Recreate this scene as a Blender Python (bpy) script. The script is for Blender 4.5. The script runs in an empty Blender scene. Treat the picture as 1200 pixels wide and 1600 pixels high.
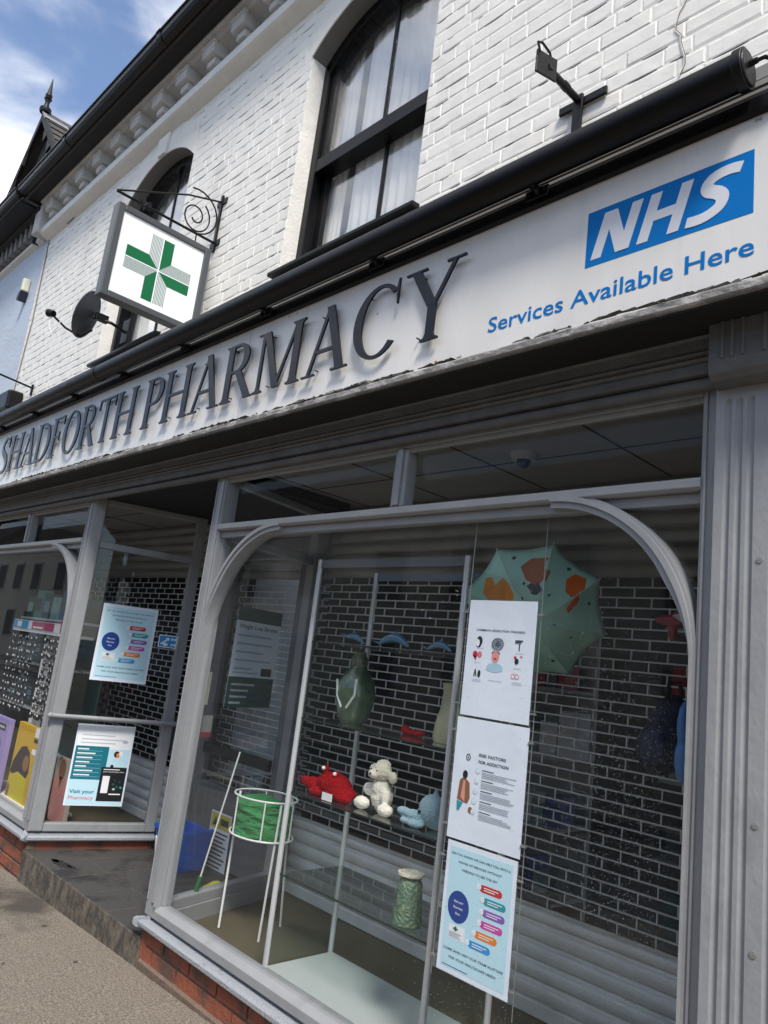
import bpy, bmesh, math, random
from mathutils import Vector, Matrix
R = math.radians
rnd = random.Random(7)
sc = bpy.context.scene
COL = sc.collection

# ------------------------------------------------------------------ camera
yaw, pit, rol = R(-46.968), R(11.729), R(7.0526)
fw = Vector((math.sin(yaw)*math.cos(pit), math.cos(yaw)*math.cos(pit), math.sin(pit)))
r0 = Vector((math.cos(yaw), -math.sin(yaw), 0)); u0 = r0.cross(fw)
rr = math.cos(rol)*r0 + math.sin(rol)*u0; uu = -math.sin(rol)*r0 + math.cos(rol)*u0
CAM = Vector((0, -2.0, 1.52))
cd = bpy.data.cameras.new('camera'); cam = bpy.data.objects.new('camera', cd); COL.objects.link(cam)
cam.matrix_world = Matrix(((rr.x, uu.x, -fw.x, CAM.x), (rr.y, uu.y, -fw.y, CAM.y), (rr.z, uu.z, -fw.z, CAM.z), (0, 0, 0, 1)))
cd.sensor_fit = 'VERTICAL'; cd.sensor_height = 24; cd.lens = 24*1158.1/1600
cd.clip_start = .05; cd.clip_end = 2000
sc.camera = cam
def atY(px, py, y=0.0):      # a point of the photograph carried out to the plane y (used to take measurements)
    d = (px-600)/1158.1*rr - (py-800)/1158.1*uu + fw
    return CAM + d*((y+2)/d.y)

# ------------------------------------------------------------------ light
SUN = Vector((.62, -.42, .98)).normalized()
elev = math.asin(SUN.z); srot = math.atan2(SUN.x, SUN.y)
w = bpy.data.worlds.new('World'); sc.world = w; w.use_nodes = True
nt = w.node_tree; nt.nodes.clear()
out = nt.nodes.new('ShaderNodeOutputWorld'); bg = nt.nodes.new('ShaderNodeBackground')
sky = nt.nodes.new('ShaderNodeTexSky'); sky.sky_type = 'NISHITA'; sky.sun_disc = False
sky.sun_elevation = elev; sky.sun_rotation = srot; sky.air_density = .9; sky.dust_density = .3; sky.ozone_density = 3.0
tc = nt.nodes.new('ShaderNodeTexCoord'); mp = nt.nodes.new('ShaderNodeMapping'); mp.inputs['Scale'].default_value = (1.0, 1.0, 2.2)
mp.inputs['Location'].default_value = (.35, .1, .25)
n1 = nt.nodes.new('ShaderNodeTexNoise'); n1.inputs['Scale'].default_value = 2.4; n1.inputs['Detail'].default_value = 8; n1.inputs['Roughness'].default_value = .52; n1.inputs['Distortion'].default_value = .35
cr = nt.nodes.new('ShaderNodeValToRGB'); cr.color_ramp.elements[0].position = .42; cr.color_ramp.elements[1].position = .70
cr.color_ramp.interpolation = 'EASE'; cr.color_ramp.elements[0].color = (.02, .02, .02, 1)
mx = nt.nodes.new('ShaderNodeMix'); mx.data_type = 'RGBA'
mx.inputs['B'].default_value = (9.3, 8.95, 8.4, 1)
L = nt.links.new
L(tc.outputs['Generated'], mp.inputs['Vector']); L(mp.outputs['Vector'], n1.inputs['Vector']); L(n1.outputs['Fac'], cr.inputs['Fac'])
L(cr.outputs['Color'], mx.inputs['Factor']); L(sky.outputs['Color'], mx.inputs['A']); L(mx.outputs['Result'], bg.inputs['Color'])
bg.inputs['Strength'].default_value = .15; L(bg.outputs['Background'], out.inputs['Surface'])
sd = bpy.data.lights.new('sun', 'SUN'); sd.energy = 3.0; sd.angle = R(13); sd.color = (1, .94, .87)
so = bpy.data.objects.new('sun', sd); COL.objects.link(so); so.rotation_euler = SUN.to_track_quat('Z', 'Y').to_euler(); so.location = (3, -6, 9)
sc.view_settings.view_transform = 'Standard'; sc.view_settings.look = 'None'; sc.view_settings.gamma = 1; sc.view_settings.exposure = .62
sc.cycles.max_bounces = 8; sc.cycles.transparent_max_bounces = 16; sc.cycles.diffuse_bounces = 4

# ------------------------------------------------------------------ materials
def lin(c):
    return tuple(((v/255)/12.92 if v/255 <= .04045 else ((v/255+.055)/1.055)**2.4) for v in c)
MATS = {}
def mat(name, col, rough=.6, metal=0, var=.0, vs=6, bump=0, bs=40, spec=.5, col2=None, th=(.45, .6), det=6, bdist=.01, stretch=None, coat=0, sheen=0):
    """procedural material; col/col2 are sRGB 0-255 base colours, col2 shows in noise patches"""
    if name in MATS: return MATS[name]
    m = bpy.data.materials.new(name); m.use_nodes = True; t = m.node_tree; p = t.nodes['Principled BSDF']
    c = lin(col); p.inputs['Base Color'].default_value = (*c, 1)
    p.inputs['Roughness'].default_value = rough; p.inputs['Metallic'].default_value = metal
    p.inputs['Specular IOR Level'].default_value = spec; p.inputs['Coat Weight'].default_value = coat
    if sheen: p.inputs['Sheen Weight'].default_value = sheen
    tcn = t.nodes.new('ShaderNodeTexCoord'); mpn = t.nodes.new('ShaderNodeMapping')
    t.links.new(tcn.outputs['Object'], mpn.inputs['Vector'])
    if stretch: mpn.inputs['Scale'].default_value = stretch
    if var or col2:
        n = t.nodes.new('ShaderNodeTexNoise'); n.inputs['Scale'].default_value = vs; n.inputs['Detail'].default_value = det; n.inputs['Roughness'].default_value = .62
        t.links.new(mpn.outputs['Vector'], n.inputs['Vector'])
        r = t.nodes.new('ShaderNodeValToRGB')
        if col2:
            r.color_ramp.elements[0].position = th[0]; r.color_ramp.elements[1].position = th[1]
            r.color_ramp.elements[0].color = (*c, 1); r.color_ramp.elements[1].color = (*lin(col2), 1)
        else:
            r.color_ramp.elements[0].position = .3; r.color_ramp.elements[1].position = .7
            r.color_ramp.elements[0].color = (*[v*(1-var) for v in c], 1); r.color_ramp.elements[1].color = (*[min(1, v*(1+var)) for v in c], 1)
        t.links.new(n.outputs['Fac'], r.inputs['Fac']); t.links.new(r.outputs['Color'], p.inputs['Base Color'])
        rm = t.nodes.new('ShaderNodeMapRange'); rm.inputs['To Min'].default_value = max(0, rough-.12); rm.inputs['To Max'].default_value = min(1, rough+.12)
        t.links.new(n.outputs['Fac'], rm.inputs['Value']); t.links.new(rm.outputs['Result'], p.inputs['Roughness'])
    if bump:
        n2 = t.nodes.new('ShaderNodeTexNoise'); n2.inputs['Scale'].default_value = bs; n2.inputs['Detail'].default_value = 5
        t.links.new(mpn.outputs['Vector'], n2.inputs['Vector'])
        b = t.nodes.new('ShaderNodeBump'); b.inputs['Strength'].default_value = bump; b.inputs['Distance'].default_value = bdist
        t.links.new(n2.outputs['Fac'], b.inputs['Height']); t.links.new(b.outputs['Normal'], p.inputs['Normal'])
    MATS[name] = m; return m
def glass_mat(name, tint=(1, 1, 1), dirt=.03, refl=1.0, rough=.0):
    m = bpy.data.materials.new(name); m.use_nodes = True; t = m.node_tree; t.nodes.clear()
    o = t.nodes.new('ShaderNodeOutputMaterial'); tr = t.nodes.new('ShaderNodeBsdfTransparent'); tr.inputs['Color'].default_value = (*tint, 1)
    g = t.nodes.new('ShaderNodeBsdfGlossy'); g.inputs['Roughness'].default_value = rough
    d = t.nodes.new('ShaderNodeBsdfDiffuse'); d.inputs['Color'].default_value = (.55, .57, .58, 1)
    fr = t.nodes.new('ShaderNodeFresnel'); ge = t.nodes.new('ShaderNodeNewGeometry'); io = t.nodes.new('ShaderNodeMapRange'); io.inputs['To Min'].default_value = 1.5; io.inputs['To Max'].default_value = 1/1.5
    t.links.new(ge.outputs['Backfacing'], io.inputs['Value']); t.links.new(io.outputs[0], fr.inputs['IOR'])      # a thin pane reflects alike on both faces
    mu = t.nodes.new('ShaderNodeMath'); mu.operation = 'MULTIPLY'; mu.inputs[1].default_value = refl
    m1 = t.nodes.new('ShaderNodeMixShader'); m2 = t.nodes.new('ShaderNodeMixShader')
    t.links.new(fr.outputs[0], mu.inputs[0]); t.links.new(mu.outputs[0], m1.inputs[0]); t.links.new(tr.outputs[0], m1.inputs[1]); t.links.new(g.outputs[0], m1.inputs[2])
    n = t.nodes.new('ShaderNodeTexNoise'); n.inputs['Scale'].default_value = 3.5; n.inputs['Detail'].default_value = 9
    tcn = t.nodes.new('ShaderNodeTexCoord'); t.links.new(tcn.outputs['Object'], n.inputs['Vector'])
    mr = t.nodes.new('ShaderNodeMapRange'); mr.inputs['From Min'].default_value = .4; mr.inputs['From Max'].default_value = .75; mr.inputs['To Max'].default_value = dirt
    mr.inputs['To Min'].default_value = dirt*.25
    t.links.new(n.outputs['Fac'], mr.inputs['Value']); t.links.new(mr.outputs[0], m2.inputs[0])
    t.links.new(m1.outputs[0], m2.inputs[1]); t.links.new(d.outputs[0], m2.inputs[2]); t.links.new(m2.outputs[0], o.inputs['Surface'])
    MATS[name] = m; return m
M_dummy = None
M_brick = mat('white_painted_brick', (228, 225, 217), .55, var=.05, vs=7, bump=.30, bs=13, bdist=.012)
M_mortar = mat('painted_mortar', (230, 227, 219), .7, var=.08, vs=14, bump=.3, bs=60)
M_crack = mat('dark_joint_grime', (58, 58, 60), .9)
M_render = mat('smooth_white_masonry', (226, 223, 215), .6, var=.06, vs=5, bump=.35, bs=25)
M_cornice = mat('weathered_cornice_paint', (196, 194, 190), .65, var=.12, vs=5, bump=.3, bs=30)
M_black = mat('black_gloss_paint', (7, 7, 8), .38, spec=.25, var=.2, vs=10, bump=.1, bs=60)
M_blackm = mat('black_metal', (9, 9, 10), .42, spec=.3, var=.2, vs=30, bump=.15, bs=120)
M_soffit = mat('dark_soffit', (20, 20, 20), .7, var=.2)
M_grey = mat('grey_joinery_paint', (139, 141, 143), .45, var=.09, vs=6, det=10, bump=.18, bs=60, stretch=(1, 1, .55), bdist=.010)
M_sill = mat('worn_sill_paint', (146, 150, 155), .45, col2=(104, 106, 109), th=(.60, .74), vs=80, bump=.6, bs=110, det=9)
M_frieze = mat('weathered_shaded_frieze', (88, 87, 85), .6, var=.28, vs=9, bump=.35, bs=40)  # weathered grey, darkened further to carry the shade below the fascia
M_fasc = mat('white_fascia_panel', (220, 218, 213), .28, col2=(208, 206, 201), th=(.40, .70), vs=2.2, bump=.05, bs=3, stretch=(1.6, 1, .35))
M_letter = mat('dark_acrylic_letter', (20, 20, 24), .3, spec=.3, var=.1)
M_blue = mat('sign_blue_vinyl', (0, 108, 180), .55, spec=.12)
M_ref = mat('sign_white_vinyl', (206, 208, 212), .45)
M_green = mat('sign_green_vinyl', (0, 98, 58), .5, spec=.3)
M_greys = mat('stripe_grey_green_vinyl', (112, 132, 126), .4)
M_board = mat('white_sign_face', (232, 235, 235), .25)
M_alu = mat('aluminium', (176, 176, 172), .35, metal=.7, var=.1, vs=12)
M_chrome = mat('brushed_chrome', (214, 216, 217), .3, metal=.25)
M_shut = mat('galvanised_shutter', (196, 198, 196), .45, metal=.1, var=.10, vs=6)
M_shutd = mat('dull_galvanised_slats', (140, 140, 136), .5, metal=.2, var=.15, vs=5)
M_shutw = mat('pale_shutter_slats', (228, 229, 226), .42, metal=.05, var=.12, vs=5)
M_riser = mat('red_riser_brick', (140, 78, 56), .85, col2=(92, 70, 60), th=(.45, .62), vs=7, bump=.6, bs=60)
M_riserm = mat('brown_mortar', (104, 88, 76), .9, var=.2, vs=20, bump=.5, bs=80)
M_step = mat('worn_quarry_tile_step', (66, 64, 62), .7, col2=(40, 38, 38), th=(.5, .62), vs=5, bump=.5, bs=70)
M_stepf = mat('mossy_step_face', (70, 66, 60), .85, col2=(122, 112, 96), th=(.42, .68), vs=11, bump=.7, bs=60, stretch=(1.6, 1, .8))
M_pave = mat('asphalt_pavement', (122, 113, 101), .9, var=.55, vs=120, bump=1.0, bs=110, det=2)
M_floor = mat('olive_display_floor', (86, 80, 62), .6, var=.2, vs=4)
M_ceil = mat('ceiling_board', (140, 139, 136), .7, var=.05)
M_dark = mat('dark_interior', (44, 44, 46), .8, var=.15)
M_white = mat('white_enamel', (226, 227, 225), .4)
M_paper = mat('poster_paper', (226, 233, 243), .5, bump=.25, bs=7, bdist=.02)
M_net = mat('net_curtain', (244, 244, 240), .95)
M_glass = glass_mat('shop_glass', (.985, .99, .99), .006, .55)
M_glasst = glass_mat('toplight_glass', (.98, .985, .985), .004, .2)
M_glassu = glass_mat('upper_window_glass', (.99, .99, .99), .02, 2.0)
M_glassc = glass_mat('cabinet_glass', (.95, .98, .97), .006, .6)
M_glasss = glass_mat('shelf_glass', (.90, .95, .93), .03, 1.8, .05)
M_roof = mat('brown_roof_tile', (62, 56, 52), .8, var=.25, vs=9, bump=.5, bs=20)

# ------------------------------------------------------------------ mesh helpers
class MB:
    def __init__(s, frame=None): s.v = []; s.f = []; s.mi = []; s.F = frame; s.cur = 0
    def add(s, vs, fs, m=None):
        b = len(s.v)
        for p in vs:
            p = Vector(p); s.v.append(tuple(s.F @ p) if s.F else tuple(p))
        for f in fs: s.f.append([b+i for i in f]); s.mi.append(s.cur if m is None else m)
        return s
    def box(s, x0, x1, y0, y1, z0, z1, m=None):
        x0, x1 = sorted((x0, x1)); y0, y1 = sorted((y0, y1)); z0, z1 = sorted((z0, z1))
        return s.add([(x0, y0, z0), (x1, y0, z0), (x1, y1, z0), (x0, y1, z0), (x0, y0, z1), (x1, y0, z1), (x1, y1, z1), (x0, y1, z1)],
                     [(0, 3, 2, 1), (4, 5, 6, 7), (0, 1, 5, 4), (1, 2, 6, 5), (2, 3, 7, 6), (3, 0, 4, 7)], m)
    def cone(s, p0, p1, r0, r1=None, n=12, m=None, cap=True):
        p0 = Vector(p0); p1 = Vector(p1); r1 = r0 if r1 is None else r1; d = (p1-p0).normalized()
        a = d.orthogonal().normalized(); b = d.cross(a)
        vs = [p0+(a*math.cos(t)+b*math.sin(t))*r0 for t in [2*math.pi*i/n for i in range(n)]] + [p1+(a*math.cos(t)+b*math.sin(t))*r1 for t in [2*math.pi*i/n for i in range(n)]]
        fs = [(i, (i+1) % n, n+(i+1) % n, n+i) for i in range(n)]
        if cap: fs += [tuple(range(n-1, -1, -1)), tuple(range(n, 2*n))]
        return s.add(vs, fs, m)
    def tube(s, pts, r, n=8, m=None, closed=False):
        pts = [Vector(p) for p in pts]; N = len(pts); rings = []; a = None
        for i, p in enumerate(pts):
            if closed: d = pts[(i+1) % N]-pts[i-1]
            else: d = pts[min(i+1, N-1)]-pts[max(i-1, 0)]
            d.normalize()
            a = d.orthogonal().normalized() if a is None else (a-d*a.dot(d)).normalized()
            b = d.cross(a); ri = r[i] if isinstance(r, (list, tuple)) else r
            rings.append([p+(a*math.cos(2*math.pi*k/n)+b*math.sin(2*math.pi*k/n))*ri for k in range(n)])
        vs = [q for g in rings for q in g]; fs = []
        for i in range(N if closed else N-1):
            j = (i+1) % N
            for k in range(n): fs.append((i*n+k, i*n+(k+1) % n, j*n+(k+1) % n, j*n+k))
        if not closed: fs += [tuple(range(n-1, -1, -1)), tuple((N-1)*n+k for k in range(n))]
        return s.add(vs, fs, m)
    def ball(s, c, r, n=12, m=None):
        c = Vector(c); r = (r, r, r) if not isinstance(r, (tuple, list)) else r; h = n//2; vs = [c+Vector((0, 0, r[2]))]; fs = []
        for i in range(1, h):
            a = math.pi*i/h
            for k in range(n): t = 2*math.pi*k/n; vs.append(c+Vector((r[0]*math.sin(a)*math.cos(t), r[1]*math.sin(a)*math.sin(t), r[2]*math.cos(a))))
        vs.append(c-Vector((0, 0, r[2])))
        for k in range(n): fs.append((0, 1+k, 1+(k+1) % n)); fs.append((len(vs)-1, 1+(h-2)*n+(k+1) % n, 1+(h-2)*n+k))
        for i in range(h-2):
            for k in range(n): fs.append((1+i*n+k, 1+(i+1)*n+k, 1+(i+1)*n+(k+1) % n, 1+i*n+(k+1) % n))
        return s.add(vs, fs, m)
    def extx(s, prof, x0, x1, m=None, cap=True):       # profile of (y,z) swept along x
        n = len(prof); vs = [(x0, y, z) for y, z in prof]+[(x1, y, z) for y, z in prof]
        fs = [(i, (i+1) % n, n+(i+1) % n, n+i) for i in range(n)]
        if cap: fs += [tuple(range(n-1, -1, -1)), tuple(range(n, 2*n))]
        return s.add(vs, fs, m)
    def poly(s, pts, d0, d1, m=None, ax='y'):           # polygon (a,b) with thickness; ax='y': a=x b=z, depth y ; ax='z': local sheet a=x b=y, depth z
        f = (lambda a, b, d: (a, d, b)) if ax == 'y' else (lambda a, b, d: (a, b, d)) if ax == 'z' else (lambda a, b, d: (d, a, b))
        n = len(pts); vs = [f(a, b, d0) for a, b in pts]+[f(a, b, d1) for a, b in pts]
        fs = [tuple(range(n)), tuple(range(2*n-1, n-1, -1))]+[(i, n+i, n+(i+1) % n, (i+1) % n) for i in range(n)]
        return s.add(vs, fs, m)
    def strip(s, A, B, d0, d1, m=None, ax='y', closed=False):   # ribbon between two polylines with thickness
        N = len(A)
        for i in range(N if closed else N-1):
            j = (i+1) % N; s.poly([A[i], A[j], B[j], B[i]], d0, d1, m, ax)
        return s
    def build(s, name, mats, parent=None, smooth=False, bevel=0, seg=2):
        me = bpy.data.meshes.new(name); me.from_pydata(s.v, [], s.f)
        mats = mats if isinstance(mats, (list, tuple)) else [mats]
        for m in mats: me.materials.append(m)
        for p, i in zip(me.polygons, s.mi): p.material_index = i
        b = bmesh.new(); b.from_mesh(me); bmesh.ops.recalc_face_normals(b, faces=b.faces); b.to_mesh(me); b.free()
        if smooth:
            me.polygons.foreach_set('use_smooth', [True]*len(me.polygons))
            try: me.set_sharp_from_angle(angle=R(38))
            except Exception: pass
        o = bpy.data.objects.new(name, me); COL.objects.link(o)
        if parent is not None: o.parent = parent; o.matrix_parent_inverse = Matrix.Translation(parent.location).inverted() if parent.type == 'EMPTY' and not parent.get('nolocal') else Matrix()
        if bevel:
            md = o.modifiers.new('bevel', 'BEVEL'); md.width = bevel; md.segments = seg; md.limit_method = 'ANGLE'; md.angle_limit = R(40); md.harden_normals = False
        return o
def thing(name, label, cat, loc=(0, 0, 0), group=None):
    o = bpy.data.objects.new(name, None); COL.objects.link(o); o.location = loc; o.empty_display_size = .1
    o['label'] = label; o['category'] = cat
    if group: o['group'] = group
    return o
def tag(o, label, cat, group=None):
    o['label'] = label; o['category'] = cat
    if group: o['group'] = group
    return o
def struct(o): o['kind'] = 'structure'; return o
def frame(o, X, Y, Z):
    X = Vector(X).normalized(); Y = Vector(Y).normalized(); Z = Vector(Z).normalized()
    return Matrix(((X.x, Y.x, Z.x, o[0]), (X.y, Y.y, Z.y, o[1]), (X.z, Y.z, Z.z, o[2]), (0, 0, 0, 1)))
_tc = {}
def text2d(body, bold=0.0, shear=0.0):
    k = (body, bold, shear)
    if k in _tc: return _tc[k]
    c = bpy.data.curves.new('t', 'FONT'); c.body = body; c.size = 1; c.resolution_u = 3; c.offset = bold; c.shear = shear; c.fill_mode = 'FRONT'
    o = bpy.data.objects.new('t', c); COL.objects.link(o)
    dg = bpy.context.evaluated_depsgraph_get(); me = bpy.data.meshes.new_from_object(o.evaluated_get(dg))
    vs = [(v.co.x, v.co.y) for v in me.vertices]; fs = [tuple(p.vertices) for p in me.polygons]
    bpy.data.objects.remove(o); bpy.data.curves.remove(c); bpy.data.meshes.remove(me)
    _tc[k] = (vs, fs); return _tc[k]
def put_text(mb, body, x, y, h, d, m=0, width=None, align='l', bold=0.0, shear=0.0, ax='z'):
    """text as flat letters; h = height of a capital, width fits the line into that width"""
    vs, fs = text2d(body, bold, shear)
    if not vs: return
    x0 = min(v[0] for v in vs); x1 = max(v[0] for v in vs); sy = h/.70; sx = sy if width is None else width/(x1-x0)
    W = (x1-x0)*sx; ox = x-(0 if align == 'l' else W/2 if align == 'c' else W)
    P = [((vx-x0)*sx+ox, vy*sy+y) for vx, vy in vs]
    mb.add([(a, b, d) if ax == 'z' else (a, d, b) for a, b in P], fs, m)

# ================================================================== SETTING: ground
PZ = lambda x: .033*(x+3.43)
g = MB(); xs = [-60, -14, -9, -5, -3.4, 0, 5, 40]
for a, b in zip(xs[:-1], xs[1:]): g.add([(a, -3.2, max(-.4, PZ(a))), (b, -3.2, max(-.4, min(.3, PZ(b)))), (b, .12, max(-.4, min(.3, PZ(b)))), (a, .12, max(-.4, PZ(a)))], [(0, 1, 2, 3)])
pave = struct(g.build('pavement', M_pave))
gm_ = MB()
for (gx, gy, gr_) in [(rnd.uniform(-6, -3.2), rnd.uniform(-1.3, -.15), rnd.uniform(.006, .016)) for _ in range(26)]:
    pts_ = [(gx+gr_*(1+.35*rnd.uniform(-1, 1))*math.cos(t), gy+gr_*(1+.35*rnd.uniform(-1, 1))*math.sin(t)) for t in [k*.7 for k in range(9)]]
    zz = PZ(gx)+.004; gm_.add([(a, b, zz) for a, b in pts_]+[(gx, gy, zz+.0015)], [(i, (i+1) % 9, 9) for i in range(9)])
gm_o = gm_.build('trodden_gum', mat('trodden_gum', (74, 68, 62), .8, var=.2), pave)
# oily stains soaked into the pavement beside the step
nt = M_pave.node_tree; p = nt.nodes['Principled BSDF']; lk = p.inputs['Base Color'].links[0].from_socket
sn = nt.nodes.new('ShaderNodeTexNoise'); sn.inputs['Scale'].default_value = 2.1; sn.inputs['Detail'].default_value = 7; sn.inputs['Roughness'].default_value = .6
tcn = nt.nodes.new('ShaderNodeTexCoord'); nt.links.new(tcn.outputs['Object'], sn.inputs['Vector'])
dist = nt.nodes.new('ShaderNodeVectorMath'); dist.operation = 'DISTANCE'; dist.inputs[1].default_value = (-4.75, -.34, 0)
nt.links.new(tcn.outputs['Object'], dist.inputs[0])
sub = nt.nodes.new('ShaderNodeMapRange'); sub.inputs['From Min'].default_value = .1; sub.inputs['From Max'].default_value = .95; sub.inputs['To Min'].default_value = .34; sub.inputs['To Max'].default_value = -.12
nt.links.new(dist.outputs['Value'], sub.inputs['Value'])
ad = nt.nodes.new('ShaderNodeMath'); ad.operation = 'ADD'; nt.links.new(sub.outputs[0], ad.inputs[0]); nt.links.new(sn.outputs['Fac'], ad.inputs[1])
rp = nt.nodes.new('ShaderNodeMapRange'); rp.inputs['From Min'].default_value = .60; rp.inputs['From Max'].default_value = .78; rp.inputs['To Max'].default_value = .85; nt.links.new(ad.outputs[0], rp.inputs['Value'])
mxx = nt.nodes.new('ShaderNodeMix'); mxx.data_type = 'RGBA'; nt.links.new(rp.outputs[0], mxx.inputs['Factor']); nt.links.new(lk, mxx.inputs['A']); mxx.inputs['B'].default_value = (*lin((58, 53, 48)), 1)
nt.links.new(mxx.outputs['Result'], p.inputs['Base Color'])
k = MB().box(-60, 40, -3.35, -3.2, -.7, -.02); struct(k.build('kerb', mat('kerb_stone', (150, 148, 144), .8, var=.15, bump=.4)))
g = MB().add([(-200, -200, -.72), (200, -200, -.72), (200, 200, -.72), (-200, 200, -.72)], [(0, 1, 2, 3)]); struct(g.build('road', mat('road_asphalt', (68, 68, 70), .9, var=.2, vs=60, bump=.5, bs=200)))
g = MB().box(-60, 40, -13.5, -10.2, -.7, -.5); struct(g.build('far_pavement', mat('far_paving', (118, 114, 108), .9, var=.15)))

# ================================================================== opposite side of the street (seen only in the glass)
M_ob = mat('cream_rendered_terrace', (178, 170, 156), .9, var=.25, vs=4, bump=.3)
for i in range(9):
    x0 = -96+i*13; bt = thing('terraced_house', ['cream rendered terraced house across the street, %s from the corner' % n for n in ('ninth', 'eighth', 'seventh', 'sixth', 'fifth', 'fourth', 'third', 'second', 'first')][i], 'house', (x0, -13.5, -.5), 'houses across the street')
    H = 5.9+.25*(i % 3)
    MB().box(x0+.01, x0+12.99, -19, -13.5, -.5, H).build('wall', M_ob, bt)
    MB().extx([(-19.2, H), (-13.3, H), (-16.2, H+2.2)], x0+.01, x0+12.99).build('roof', M_roof, bt)
    for wx in (1.2, 4.3, 7.4, 10.5):
        for wz in (.6, 3.4):
            wn = MB().box(x0+wx, x0+wx+1.4, -13.5, -13.44, wz, wz+1.7).build('window', M_grey, bt)
            MB().box(x0+wx+.1, x0+wx+1.3, -13.44, -13.42, wz+.1, wz+1.6).build('pane', M_dark, wn)

def add_stain(m_, c_, lo, hi, scale, amount, stretch):
    t = m_.node_tree; p_ = t.nodes['Principled BSDF']; src = p_.inputs['Base Color'].links[0].from_socket if p_.inputs['Base Color'].links else None
    tx = t.nodes.new('ShaderNodeTexCoord'); mp_ = t.nodes.new('ShaderNodeMapping'); mp_.inputs['Scale'].default_value = stretch; n_ = t.nodes.new('ShaderNodeTexNoise')
    n_.inputs['Scale'].default_value = scale; n_.inputs['Detail'].default_value = 10; n_.inputs['Roughness'].default_value = .65
    t.links.new(tx.outputs['Object'], mp_.inputs['Vector']); t.links.new(mp_.outputs['Vector'], n_.inputs['Vector'])
    r_ = t.nodes.new('ShaderNodeMapRange'); r_.inputs['From Min'].default_value = lo; r_.inputs['From Max'].default_value = hi; r_.inputs['To Max'].default_value = amount; t.links.new(n_.outputs['Fac'], r_.inputs['Value'])
    x_ = t.nodes.new('ShaderNodeMix'); x_.data_type = 'RGBA'; t.links.new(r_.outputs[0], x_.inputs['Factor'])
    if src: t.links.new(src, x_.inputs['A'])
    else: x_.inputs['A'].default_value = p_.inputs['Base Color'].default_value
    x_.inputs['B'].default_value = (*lin(c_), 1); t.links.new(x_.outputs['Result'], p_.inputs['Base Color'])
add_stain(M_brick, (150, 146, 138), .56, .80, 1.3, .45, (2.2, 1, .8)); add_stain(M_brick, (120, 116, 110), .68, .74, 42, .6, (1, 1, 1))
add_stain(M_grey, (92, 90, 86), .58, .80, 5, .55, (1, 1, .4)); add_stain(M_grey, (190, 192, 192), .70, .74, 34, .5, (1, 1, .6)); add_stain(M_fasc, (176, 174, 168), .60, .82, 3.5, .35, (3, 1, .35))
add_stain(M_cornice, (120, 116, 108), .55, .75, 6, .45, (1, 1, 1)); add_stain(M_render, (150, 146, 138), .60, .80, 4, .4, (1, 1, 1))
add_stain(M_sill, (92, 92, 90), .60, .70, 30, .6, (.5, 1, 1))
# ================================================================== THE PHARMACY BUILDING
B = thing('pharmacy_building', 'white painted brick building with black eaves and grey shopfront', 'building', (-4.0, .15, 0))
YW = .15; X0, X1 = -8.2, 1.6
WIN = [(-3.46, -2.36, 3.63), (-6.05, -4.93, 3.63)]; SPR = 5.19; RISE = .23
def arc_z(xa, xb, x, spr=SPR, rise=RISE, off=0):
    c = (xa+xb)/2; h = (xb-xa)/2; Rr = (h*h+rise*rise)/(2*rise); cz = spr+rise-Rr
    return cz+math.sqrt(max(0, (Rr+off)**2-(x-c)**2))
def seg(xa, xb, n=18, off=0, ext=0): return [(xa-ext+(xb-xa+2*ext)*i/n, arc_z(xa, xb, xa-ext+(xb-xa+2*ext)*i/n, off=off)) for i in range(n+1)]
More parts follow.
